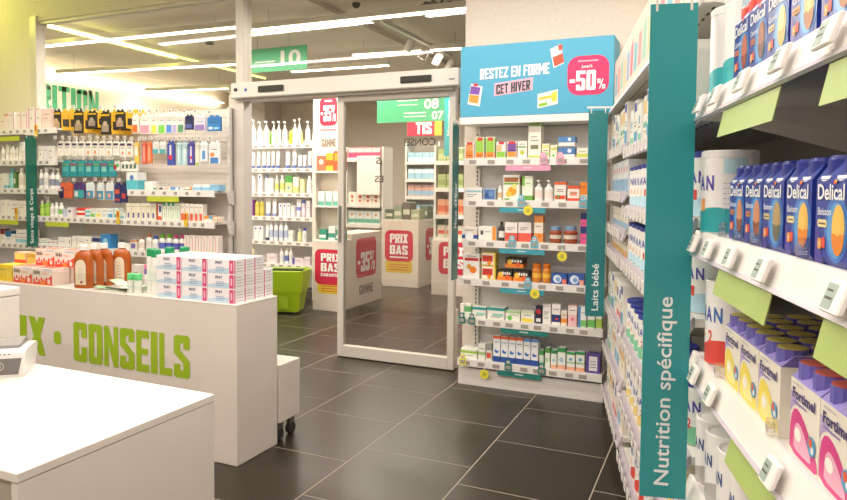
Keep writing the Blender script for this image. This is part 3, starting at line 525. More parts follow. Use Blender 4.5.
LEFT = [
  (1.944, [
    ('box', -6.606, 0.051, 0.142, 0, 'efe0d6', 'l.2,.6,.8', 'narrow beige carton'),
    ('box', -6.543, 0.059, 0.155, 0, 'f3e2de', 'r0,.93,1,1,d84a4a r0,.85,1,.9,e9b8b0', 'narrow pale carton with red top edge'),
    ('box', -6.464, 0.082, 0.177, 0, 'f3e6e0', 'r.85,0,1,1,d9a0c8 l.2,.8,.8', 'pale carton with lilac edge'),
    ('box', -6.353, 0.075, 0.173, 0, 'f4e9e2', 'r.85,0,1,1,e89ab8 l.2,.8,.8', 'slim white carton with pink edge, left of a pair'),
    ('box', -6.267, 0.074, 0.169, 0, 'f4e9e2', 'r.85,0,1,1,e89ab8 l.2,.8,.8', 'slim white carton with pink edge, right of a pair'),
    ('box', -6.165, 0.085, 0.208, 0, 'f4e9e4', 'r0,0,.14,1,d77ac0 c.5,.5,.12,8fb08a l.2,.9,.8', 'tall white carton with magenta edge, left of a pair'),
    ('box', -6.071, 0.081, 0.208, 0, 'f4e9e4', 'r0,0,.14,1,d77ac0 c.5,.5,.12,8fb08a l.2,.9,.8', 'tall white carton with magenta edge, right of a pair'),
    ('box', -5.948, 0.136, 0.19, 0, 'f2d6cf', 'r0,0,1,.3,f0dcd6 l.2,.7,.8 l.2,.5,.6', 'broad pink carton'),
  ]),
  (1.639, [
    ('bottle', -6.618, 0.043, 0.147, 0, 'f1ece4', 'r0,.3,1,.55,e4dccf f7f4ef', 'white bottle'),
    ('tube', -6.561, 0.047, 0.156, 0, 'f1ece4', 'r0,.3,1,.55,e4dccf f7f4ef', 'white tube'),
    ('tube', -6.506, 0.046, 0.14, 0, 'f1ece4', 'r0,.3,1,.55,e4dccf f7f4ef', 'white tube'),
    ('bottle', -6.454, 0.044, 0.144, 0, 'f1ece4', 'r0,.3,1,.55,e4dccf f7f4ef', 'white bottle'),
    ('tube', -6.407, 0.035, 0.133, 0, 'f1ece4', 'r0,.3,1,.55,e4dccf f7f4ef', 'white tube'),
    ('tube', -6.36, 0.049, 0.192, 0, 'f1ece4', 'r0,.3,1,.55,e4dccf f7f4ef', 'white tube'),
    ('bottle', -6.304, 0.043, 0.181, 0, 'f1ece4', 'r0,.3,1,.55,e4dccf f7f4ef', 'white bottle'),
    ('tube', -6.248, 0.049, 0.14, 0, 'f1ece4', 'r0,.3,1,.55,e4dccf f7f4ef', 'white tube'),
    ('box', -6.042, 0.081, 0.136, 0, 'f2ede6', 'l.2,.7,.8 c.5,.4,.1,5a5a5a', 'white carton with black dot'),
    ('box', -5.968, 0.047, 0.13, 0, 'f2ede6', 'l.2,.7,.8', 'slim white carton'),
    ('box', -5.9, 0.068, 0.134, 0, 'eee8e0', 'l.2,.6,.8 r.1,.1,.9,.2,c9c2b8', 'white carton with grey line'),
  ]),
  (1.359, [
    ('box', -6.626, 0.043, 0.145, 0, 'f0e9dd', 'l.2,.6,.8', 'cream carton'),
    ('box', -6.57, 0.049, 0.155, 0, 'eae6dc', 'r0,0,1,.2,6fb7c8', 'cream carton with blue foot'),
    ('bottle', -6.497, 0.08, 0.199, 0, '8ccfd0', 'r0,.2,1,.7,a6dcd8 6ab4c0', 'turquoise lotion bottle'),
    ('box', -6.43, 0.041, 0.164, 0, '5f8a4a', 'r.2,.3,.8,.6,e6e6d6', 'dark green carton'),
    ('bottle', -6.356, 0.072, 0.204, 0, 'f0ebe0', 'r0,.3,1,.6,e3d8c6 f5f2ec', 'white bottle with cream label'),
    ('bottle', -6.268, 0.075, 0.204, 0, 'f0ebe0', 'r0,.3,1,.6,e3d8c6 f5f2ec', 'white bottle with cream label beside the green sign'),
    ('bottle', -6.062, 0.053, 0.193, 0, 'f1ede6', 'r0,.5,1,.6,9aa0b0 f5f2ec', 'slim white bottle with grey ring'),
    ('bottle', -5.993, 0.064, 0.208, 0, 'f1ede6', 'r0,.3,1,.5,e0dad0 f5f2ec', 'white bottle with faint label'),
    ('pump', -5.908, 0.074, 0.206, 0, 'f1ede6', 'r0,.4,1,.55,8f96a8 f5f2ec', 'white pump bottle with grey ring'),
    ('pump', -5.83, 0.057, 0.196, 0, 'ece8e4', 'r0,.4,1,.55,8f96a8 f5f2ec', 'small white pump bottle'),
  ]),
  (1.093, [
    ('box', -6.615, 0.079, 0.148, 0, 'f0ebe2', 'l.2,.7,.8', 'white carton at the photo edge'),
    ('box', -6.532, 0.065, 0.154, 0, 'f0ebe2', 'c.7,.6,.1,5fa05f l.2,.7,.8', 'white carton with green spot'),
    ('box', -6.435, 0.106, 0.145, 0, 'efe9df', 'r.1,.42,.95,.46,8a7f78 l.2,.7,.8', 'white carton with brown cross line'),
    ('box', -6.307, 0.124, 0.142, 0, 'efe9df', 'r.1,.5,.5,.54,8a7f78 l.2,.7,.8', 'broad white carton beside the green sign'),
    ('bottle', -6.054, 0.056, 0.15, 0, '9fc64a', 'r0,.3,1,.6,b7d76a f3f0ea', 'lime green bottle with white cap'),
    ('pump', -5.982, 0.067, 0.19, 0, '8fbf3f', 'r0,.3,1,.6,a8d05a f5f2ee', 'lime green pump bottle'),
    ('bottle', -5.911, 0.049, 0.125, 0, 'f2eee8', 'r0,.3,1,.5,e6e0d6 f5f2ee', 'small white bottle with plain label'),
    ('bottle', -5.851, 0.052, 0.136, 0, 'f2eee8', 'r0,.2,1,.4,dfe8d8 f5f2ee', 'small white bottle with pale green label'),
    ('bottle', -5.786, 0.057, 0.133, 0, 'f2eee8', 'r0,.2,1,.5,7fc25a f5f2ee', 'small white bottle with green leaf label'),
    ('box', -5.719, 0.054, 0.075, 0, 'c8cfe6', 'l.2,.6,.8', 'pale blue carton'),
    ('box', -5.649, 0.066, 0.09, 0, 'ece6e4', 'r.3,.5,.8,.7,4a5078', 'white carton with navy mark'),
    ('tub', -5.526, 0.157, 0.09, 0, 'f0eae4', 'r0,.2,1,.5,d8453a d8453a', 'white tub with a red ring'),
    ('box', -5.406, 0.054, 0.082, 0, 'eef0ee', 'r0,.55,1,.8,6fb8d0 r0,.1,1,.35,6fb8d0', 'white carton with two blue stripes'),
    ('box', -5.338, 0.069, 0.089, 0, 'e9efe6', 'r.1,.1,.9,.45,7fc25a l.2,.7,.8', 'small white carton with green panel'),
    ('box', -5.26, 0.068, 0.09, 0, 'f1efe6', 'r.1,.1,.9,.45,e7d45a l.2,.7,.8', 'small white carton with yellow panel'),
    ('box', -5.184, 0.068, 0.092, 0, 'f0efe8', 'r.1,.1,.9,.45,cfd8dc l.2,.7,.8', 'small white carton with grey panel'),
    ('box', -5.108, 0.067, 0.093, 0, 'e4eef0', 'r.1,.1,.9,.45,5a9fd0 l.2,.7,.8', 'small white carton with blue panel'),
    ('box', -5.033, 0.066, 0.095, 0, 'dfeee8', 'r.1,.1,.9,.45,4fb0a8 l.2,.7,.8', 'small white carton with teal panel'),
    ('box', -4.96, 0.066, 0.054, 0, 'e8f0ee', 'r.1,.1,.9,.45,7ab8d8 l.2,.7,.8', 'small white carton with sky blue panel'),
    ('box', -4.88, 0.055, 0.143, 0, 'ece4d0', 'r.3,.1,.7,.42,6a62a0 l.2,.8,.8', 'slim cream carton with violet mark, number one of six'),
    ('box', -4.819, 0.055, 0.144, 0, 'ece4d0', 'r.3,.1,.7,.42,6a62a0 l.2,.8,.8', 'slim cream carton with violet mark, number two of six'),
    ('box', -4.759, 0.054, 0.145, 0, 'ece4d0', 'r.3,.1,.7,.42,6a62a0 l.2,.8,.8', 'slim cream carton with violet mark, number three of six'),
    ('box', -4.698, 0.054, 0.146, 0, 'ece4d0', 'r.3,.1,.7,.42,6a62a0 l.2,.8,.8', 'slim cream carton with violet mark, number four of six'),
    ('box', -4.639, 0.053, 0.147, 0, 'ece4d0', 'r.3,.1,.7,.42,6a62a0 l.2,.8,.8', 'slim cream carton with violet mark, number five of six'),
    ('box', -4.58, 0.054, 0.148, 0, 'ece4d0', 'r.3,.1,.7,.42,6a62a0 l.2,.8,.8', 'slim cream carton with violet mark, number six of six'),
    ('box', -4.511, 0.057, 0.144, 0, 'f1ece8', 'r0,0,.3,1,c8452f r.5,.5,.9,.9,2e4a90 r.3,0,1,.25,d85a3a', 'white carton with red and blue swirl'),
    ('box', -4.449, 0.045, 0.158, 0, 'eaf0e2', 'r.2,.8,.8,1,4fae68 r.4,.1,.6,.7,bcd8b0', 'slim white carton with green top, number one of four'),
    ('box', -4.398, 0.045, 0.159, 0, 'eaf0e2', 'r.2,.8,.8,1,4fae68 r.4,.1,.6,.7,bcd8b0', 'slim white carton with green top, number two of four'),
    ('box', -4.347, 0.045, 0.159, 0, 'eaf0e2', 'r.2,.8,.8,1,4fae68 r.4,.1,.6,.7,bcd8b0', 'slim white carton with green top, number three of four'),
    ('box', -4.297, 0.044, 0.16, 0, 'eaf0e2', 'r.2,.8,.8,1,c8d8c0 r.4,.1,.6,.7,bcd8b0', 'slim white carton with green top, number four of four'),
    ('box', -4.241, 0.046, 0.153, 0, 'efe7dc', 'r.15,.05,.8,.45,e8604a l.2,.8,.8', 'slim cream carton with red foot, number one of five'),
    ('box', -4.189, 0.046, 0.152, 0, 'efe7dc', 'r.15,.05,.8,.45,e8604a l.2,.8,.8', 'slim cream carton with red foot, number two of five'),
    ('box', -4.138, 0.045, 0.151, 0, 'efe7dc', 'r.15,.05,.8,.45,e8604a l.2,.8,.8', 'slim cream carton with red foot, number three of five'),
    ('box', -4.086, 0.045, 0.15, 0, 'efe7dc', 'r.15,.05,.8,.45,e8604a l.2,.8,.8', 'slim cream carton with red foot, number four of five'),
    ('box', -4.036, 0.045, 0.149, 0, 'efe7dc', 'r.15,.05,.8,.45,e8604a l.2,.8,.8', 'slim cream carton with red foot, number five of five'),
    ('box', -3.956, 0.089, 0.052, 0, 'f2e9e0', 'r0,.5,1,1,f09a4a r.6,.5,1,1,5ab0d8', 'low box with orange and blue top'),
    ('box', -3.883, 0.042, 0.045, 0, 'f0ddd0', 'r.2,.2,.8,.6,e8b08a', 'small peach box, left of two'),
    ('box', -3.833, 0.041, 0.047, 0, 'f0ddd0', 'r.2,.2,.8,.6,e8b08a', 'small peach box, right of two'),
  ]),
  (0.813, [
    ('box', -6.63, 0.068, 0.133, 0, 'eee6de', 'r0,.6,1,1,7a2f2a l.2,.3,.8', 'white pack with dark red top'),
    ('box', -6.545, 0.08, 0.116, 0, 'dfe6ea', 'r0,.5,1,1,2f6f9a l.2,.3,.8', 'white pack with dark blue top'),
    ('box', -6.468, 0.059, 0.088, 0, 'e8e4dc', 'l.2,.6,.8', 'grey white carton'),
    ('box', -6.335, 0.174, 0.137, 0, 'eee9e6', 'r0,.05,1,.3,8fc3d8 r0,.4,1,.45,d8a8a8 l.2,.7,.8', 'broad white pack with pale blue band'),
    ('box', -6.025, 0.134, 0.059, 0, 'eeeae4', 'r0,.3,1,.45,8fc0b0 l.2,.7,.8', 'low white box with green line'),
    ('box', -5.888, 0.115, 0.05, 0, 'efebe6', 'r0,.4,1,.6,c9a8b0 l.2,.8,.8', 'low white box with rose line'),
    ('box', -5.727, 0.169, 0.082, 0, 'f0ebe4', 'l.1,.5,.6 r.9,.3,.95,.7,4a4a4a', 'low white carton with black mark'),
    ('box', -5.593, 0.053, 0.1, 0, 'f0ece4', 'c.5,.6,.1,5a5a5a', 'narrow white carton with dot'),
    ('box', -5.459, 0.182, 0.1, 0, 'f0ebe4', 'r.7,.6,.8,.7,5a5a5a l.1,.5,.5', 'broad plain white carton'),
    ('box', -5.3, 0.102, 0.093, 0, 'efe9e4', 'r0,.6,1,1,33407a l.2,.3,.8', 'white carton with navy top'),
    ('box', -5.178, 0.118, 0.129, 0, '3f8fd0', 'c.5,.5,.25,9fd0f0 l.2,.85,.8', 'bright blue carton'),
    ('box', -4.948, 0.143, 0.055, 0, 'f0ece6', 'r.1,.5,.8,.56,9ab8d0', 'low white carton with thin blue line'),
    ('box', -4.827, 0.067, 0.093, 0, 'efe6de', 'r.1,.15,.9,.65,7a6aa8 r0,.8,1,1,c88a6a', 'carton with violet label'),
    ('bottle', -4.746, 0.066, 0.127, 0, 'f0ece4', 'r0,.3,1,.6,e0d6cc b89a88', 'white bottle with tan cap'),
    ('bottle', -4.656, 0.065, 0.157, 0, 'f0ece4', 'r0,.3,1,.6,e6dcd4 c07a4a', 'white bottle with copper cap'),
    ('bottle', -4.58, 0.069, 0.138, 0, 'f0eee8', 'r0,.3,1,.5,e4e4e8 3f5fc8', 'white bottle with blue cap'),
    ('bottle', -4.498, 0.071, 0.155, 0, 'f2efe8', 'r0,.3,1,.5,5f6ac0 6fc22f', 'white bottle with lime cap, left of the pair'),
    ('bottle', -4.416, 0.07, 0.16, 0, 'f2efe8', 'r0,.3,1,.5,5f6ac0 6fc22f', 'white bottle with lime cap, right of the pair'),
    ('bottle', -4.338, 0.065, 0.156, 0, 'f2efe8', 'r0,.3,1,.5,5f5ab0 d84a88', 'white bottle with pink cap, left of the pair'),
    ('bottle', -4.265, 0.057, 0.16, 0, 'f2efe8', 'r0,.3,1,.5,5f5ab0 d84a88', 'white bottle with pink cap, right of the pair'),
    ('box', -4.197, 0.057, 0.158, 0, 'f1e6dc', 'r.45,.1,.6,.9,d8b0a8 l.1,.9,.4', 'slim cream carton with pink stripe, number one of six'),
    ('box', -4.132, 0.056, 0.158, 0, 'f1e6dc', 'r.45,.1,.6,.9,e0a0a8 l.1,.9,.4', 'slim cream carton with pink stripe, number two of six'),
    ('box', -4.068, 0.056, 0.16, 0, 'f1e6dc', 'r.45,.1,.6,.9,d8b0a8 l.1,.9,.4', 'slim cream carton with pink stripe, number three of six'),
    ('box', -4.004, 0.055, 0.161, 0, 'f1e6dc', 'r.45,.1,.6,.9,e0a0a8 l.1,.9,.4', 'slim cream carton with pink stripe, number four of six'),
    ('box', -3.941, 0.055, 0.162, 0, 'f1e6dc', 'r.45,.1,.6,.9,d8b0a8 l.1,.9,.4', 'slim cream carton with pink stripe, number five of six'),
    ('box', -3.878, 0.054, 0.163, 0, 'f1e6dc', 'r.45,.1,.6,.9,e0a0a8 l.1,.9,.4', 'slim cream carton with pink stripe, number six of six'),
  ]),
  (1.359, [
    ('box', -4.836, 0.133, 0.158, 0, 'e8eef0', 'r0,0,1,.55,5fc0d0 c.5,.7,.18,5a80c0', 'white and turquoise pack'),
    ('tub', -4.656, 0.123, 0.077, 0, 'f2ece6', 'r0,.3,1,.5,efe6e0 f6f2ee', 'round white tub'),
    ('box', -4.559, 0.05, 0.028, 0, 'ece8e0', 'r.1,.1,.9,.8,6fb09a', 'flat small green carton'),
    ('box', -4.453, 0.138, 0.029, 0, 'efe7dc', 'r.1,.2,.4,.8,5a4a5a r.5,.2,.9,.8,e6b8a8', 'flat carton with dark and pink print'),
    ('box', -4.329, 0.089, 0.03, 0, '6fa0d0', 'r.6,.1,1,.9,e6eef4', 'flat blue and white carton'),
    ('box', -4.203, 0.138, 0.027, 0, 'efe9e0', 'r.3,.2,.9,.4,6a5a4a r.85,0,1,1,e8863a', 'flat white carton with orange end'),
    ('box', -4.079, 0.081, 0.056, 0, 'eef0f2', 'r0,0,1,.5,8fc8e8', 'white box with blue wave, left'),
    ('box', -3.984, 0.087, 0.056, 0, 'eef0f2', 'r0,0,1,.5,8fc8e8', 'white box with blue wave, middle'),
    ('box', -3.883, 0.096, 0.053, 0, '8fc4e6', 'l.2,.6,.8', 'light blue box at the shelf end'),
  ]),
]
HANG = [
  ('top', -5.853, 0.114, 2.119, 0.211, '33302c', 'r.1,.1,.9,.45,b89a78 r0,.88,1,.97,e8b820 c.5,.5,.25,c8a880', 'black and yellow support pack', 4),
  ('top', -5.551, 0.11, 2.107, 0.235, '33302c', 'r.1,.1,.9,.45,a88f74 r0,.88,1,.97,e8b820 c.5,.5,.25,b8a080', 'black and yellow support pack', 4),
  ('top', -5.371, 0.107, 2.09, 0.167, '33302c', 'r.1,.1,.9,.45,9a8878 r0,.88,1,.97,e8b820 c.5,.5,.25,a89888', 'black and yellow support pack', 4),
  ('top', -5.196, 0.105, 2.083, 0.23, '33302c', 'r.1,.1,.9,.45,a09080 r0,.88,1,.97,e8b820 c.5,.5,.25,c0a890', 'black and yellow support pack', 4),
  ('top', -5.011, 0.102, 2.085, 0.181, '33302c', 'r.1,.1,.9,.45,b09078 r0,.88,1,.97,e8b820 c.5,.5,.25,b8a088', 'black and yellow support pack', 4),
  ('top', -4.823, 0.07, 2.038, 0.184, 'f1ede8', 'r.05,.03,.95,.5,f0702f l.2,.75,.8', 'clear pack with orange insert', 2),
  ('top', -4.704, 0.12, 2.033, 0.188, 'f1ede8', 'r.05,.03,.95,.5,eca0b4 l.2,.75,.8', 'clear pack with pink insert', 2),
  ('top', -4.594, 0.068, 2.029, 0.186, 'f1ede8', 'r.05,.03,.95,.5,efe060 l.2,.75,.8', 'clear pack with yellow insert', 2),
  ('top', -4.503, 0.085, 2.026, 0.185, 'f1ede8', 'r.05,.03,.95,.5,7fd85a l.2,.75,.8', 'clear pack with green insert', 2),
  ('top', -4.416, 0.071, 2.023, 0.179, 'f1ede8', 'r.05,.03,.95,.5,5a8fe0 l.2,.75,.8', 'clear pack with blue insert', 2),
  ('top', -4.351, 0.042, 2.02, 0.178, 'f1ede8', 'r.05,.03,.95,.5,b8a8e0 l.2,.75,.8', 'clear pack with lilac insert', 2),
  ('top', -4.283, 0.07, 2.018, 0.174, 'f1ede8', 'r.05,.03,.95,.5,5f9a70 l.2,.75,.8', 'clear pack with green and white insert', 2),
  ('top', -4.191, 0.086, 2.01, 0.134, '2e3560', 'r.1,.1,.9,.4,5a6aa8 l.2,.6,.8', 'navy blue pack', 2),
  ('top', -4.071, 0.123, 2.006, 0.141, 'e6e0ec', 'r.05,.0,.95,.4,9a80c0 l.2,.6,.8', 'white and purple pack', 2),
  ('top', -3.917, 0.145, 1.992, 0.135, '3f86c8', 'r.1,.1,.4,.3,e6eef4 r.5,.1,.9,.25,9fd0f0 l.2,.6,.8', 'bright blue pack', 2),
  ('second', -5.798, 0.086, 1.82, 0.153, 'f2ece4', 'r.1,.78,.9,.95,4a3f6a c.5,.25,.22,e6e0d6 l.2,.6,.8', 'white card with dark violet logo', 2),
  ('second', -5.702, 0.084, 1.818, 0.152, 'f2ece4', 'r.1,.78,.9,.95,4a3f6a c.5,.25,.22,ece6dc l.2,.6,.8', 'white card with dark violet logo', 2),
  ('second', -5.608, 0.083, 1.816, 0.152, 'f2ece4', 'r.1,.78,.9,.95,4a3f6a c.5,.25,.22,e6e0d6 l.2,.6,.8', 'white card with dark violet logo', 2),
  ('second', -5.515, 0.082, 1.814, 0.151, 'f2ece4', 'r.1,.78,.9,.95,4a3f6a c.5,.25,.22,ebe4da l.2,.6,.8', 'white card with dark violet logo', 2),
  ('second', -5.423, 0.081, 1.812, 0.15, 'f2ece4', 'r.1,.78,.9,.95,4a3f6a c.5,.25,.22,e89a70 l.2,.6,.8', 'white card with dark violet logo', 2),
  ('second', -5.332, 0.081, 1.811, 0.149, 'f2ece4', 'r.1,.78,.9,.95,4a3f6a c.5,.25,.22,e89a70 l.2,.6,.8', 'white card with dark violet logo', 2),
  ('second', -5.242, 0.08, 1.809, 0.148, 'f2ece4', 'r.1,.78,.9,.95,4a3f6a c.5,.25,.22,ece0d0 l.2,.6,.8', 'white card with dark violet logo', 2),
  ('second', -5.153, 0.079, 1.807, 0.147, 'f2ece4', 'r.1,.78,.9,.95,4a3f6a c.5,.25,.22,e8b080 l.2,.6,.8', 'white card with dark violet logo', 2),
  ('second', -5.065, 0.078, 1.805, 0.146, 'f2ece4', 'r.1,.78,.9,.95,4a3f6a c.5,.25,.22,e6e0d6 l.2,.6,.8', 'white card with dark violet logo', 2),
  ('second', -4.979, 0.077, 1.803, 0.155, 'f2ece4', 'r.1,.78,.9,.95,4a3f6a c.5,.25,.22,e09080 l.2,.6,.8', 'white card with dark violet logo', 2),
  ('second', -4.893, 0.076, 1.801, 0.154, 'f2ece4', 'r.1,.78,.9,.95,4a3f6a c.5,.25,.22,e89a80 l.2,.6,.8', 'white card with dark violet logo', 2),
  ('second', -4.81, 0.047, 1.794, 0.219, 'f0d060', 'r.1,.4,.9,.9,f3ece0', 'yellow toothbrush pack', 2),
  ('second', -4.715, 0.051, 1.792, 0.213, 'e86a5a', 'r.4,.1,.6,.9,f4d0c8', 'red toothbrush pack', 2),
  ('second', -4.654, 0.053, 1.791, 0.205, 'ee8050', 'r.4,.1,.6,.9,f4dccc', 'orange toothbrush pack', 2),
  ('second', -4.579, 0.071, 1.79, 0.115, 'eef0ee', 'r0,0,1,.4,4fa8b0', 'small teal card', 2),
  ('second', -4.497, 0.07, 1.788, 0.113, 'eef0ee', 'r0,0,1,.4,4fa8b0', 'small teal and white card', 2),
  ('second', -4.402, 0.082, 1.786, 0.222, '4a5ab0', 'r.35,.3,.65,.95,e8e6f0 c.5,.35,.3,d83a4a', 'blue toothbrush pack with red circle', 2),
  ('second', -4.307, 0.053, 1.784, 0.217, 'b8dce4', 'r.4,.1,.6,.9,eef4f4', 'pale blue toothbrush pack', 2),
  ('second', -4.244, 0.054, 1.783, 0.216, 'c0e0e6', 'r.4,.1,.6,.9,eef4f4', 'aqua toothbrush pack', 2),
  ('second', -4.169, 0.069, 1.781, 0.219, '5a54a8', 'r.35,.1,.65,.9,e0dcec c.5,.35,.2,d84a5a', 'violet toothbrush pack', 2),
  ('second', -4.101, 0.045, 1.78, 0.223, 'eceadc', 'r.1,0,.9,.12,a8cf4a', 'white stick pack with lime foot', 2),
  ('second', -4.032, 0.074, 1.778, 0.182, 'eef0f4', 'r.3,.1,.8,.6,5a9ad0', 'white and blue dental pack', 2),
  ('second', -3.913, 0.114, 1.776, 0.203, 'f0f0f0', 'r.1,.0,.9,.3,4f86c8 r.1,.35,.5,.55,e8904a l.2,.7,.8', 'white dental pack with blue foot', 2),
  ('third', -5.733, 0.096, 1.632, 0.167, '2f9aa8', 'r.15,.35,.85,.7,5fb8b8 r0,.78,1,.9,7fae5a l.2,.2,.8', 'teal brush pack', 2),
  ('third', -5.627, 0.094, 1.631, 0.165, '2f9aa8', 'r.15,.35,.85,.7,8fd0c8 r0,.78,1,.9,b84a5a l.2,.2,.8', 'teal brush pack', 2),
  ('third', -5.523, 0.093, 1.63, 0.164, '2f9aa8', 'r.15,.35,.85,.7,5fb8b8 r0,.78,1,.9,7fae5a l.2,.2,.8', 'teal brush pack', 2),
  ('third', -5.42, 0.092, 1.629, 0.163, '2f9aa8', 'r.15,.35,.85,.7,8fd0c8 r0,.78,1,.9,b84a5a l.2,.2,.8', 'teal brush pack', 2),
  ('third', -5.319, 0.091, 1.628, 0.162, '2f9aa8', 'r.15,.35,.85,.7,5fb8b8 r0,.78,1,.9,7fae5a l.2,.2,.8', 'teal brush pack', 2),
  ('third', -5.218, 0.089, 1.627, 0.161, '2f9aa8', 'r.15,.35,.85,.7,8fd0c8 r0,.78,1,.9,b84a5a l.2,.2,.8', 'teal brush pack', 2),
  ('third', -5.119, 0.088, 1.626, 0.16, '2f9aa8', 'r.15,.35,.85,.7,5fb8b8 r0,.78,1,.9,7fae5a l.2,.2,.8', 'teal brush pack', 2),
  ('third', -5.062, 0.079, 1.622, 0.096, 'e9e6e0', 'c.35,.4,.3,c8383a c.75,.6,.28,4fb85a', 'card with red and green discs', 1),
  ('third', -4.901, 0.209, 1.615, 0.094, 'efebe4', 'r.05,.3,.2,.8,5a7a6a r.3,.3,.45,.8,5a7a6a r.55,.3,.7,.8,5a7a6a r.8,.3,.95,.8,5a7a6a', 'wide white card with dark marks', 1),
  ('fourth', -5.735, 0.181, 1.417, 0.158, 'e0683f', 'r0,0,.35,.8,33386a l.4,.6,.9', 'orange and navy pack', 2),
  ('fourth', -5.554, 0.145, 1.418, 0.156, '5a3f80', 'r0,0,1,.6,3fa8a8 r.1,.1,.4,.5,e6e6e0', 'violet and teal pack', 2),
  ('fourth', -5.409, 0.097, 1.424, 0.156, 'e6eef0', 'r0,0,1,.5,4a9ac8 c.4,.25,.2,e8b090', 'white pack with blue foot', 2),
  ('fourth', -5.271, 0.083, 1.425, 0.173, 'e8ecec', 'r0,0,1,.55,3f9ac0 c.45,.25,.25,e8b090', 'white pack with turquoise foot', 2),
  ('fourth', -5.149, 0.094, 1.425, 0.172, 'e8ecec', 'r0,0,1,.55,4a9acc c.45,.25,.25,e8a890', 'white pack with peach dot', 2),
  ('fourth', -5.052, 0.073, 1.42, 0.197, '3a3f78', 'r.1,.5,.9,.75,e0603f r.1,.1,.9,.2,d84a4a', 'navy pack with orange label', 2),
  ('fourth', -4.972, 0.065, 1.421, 0.192, '33376a', 'r.1,.2,.9,.5,c84a4a', 'navy pack with red label', 2),
]
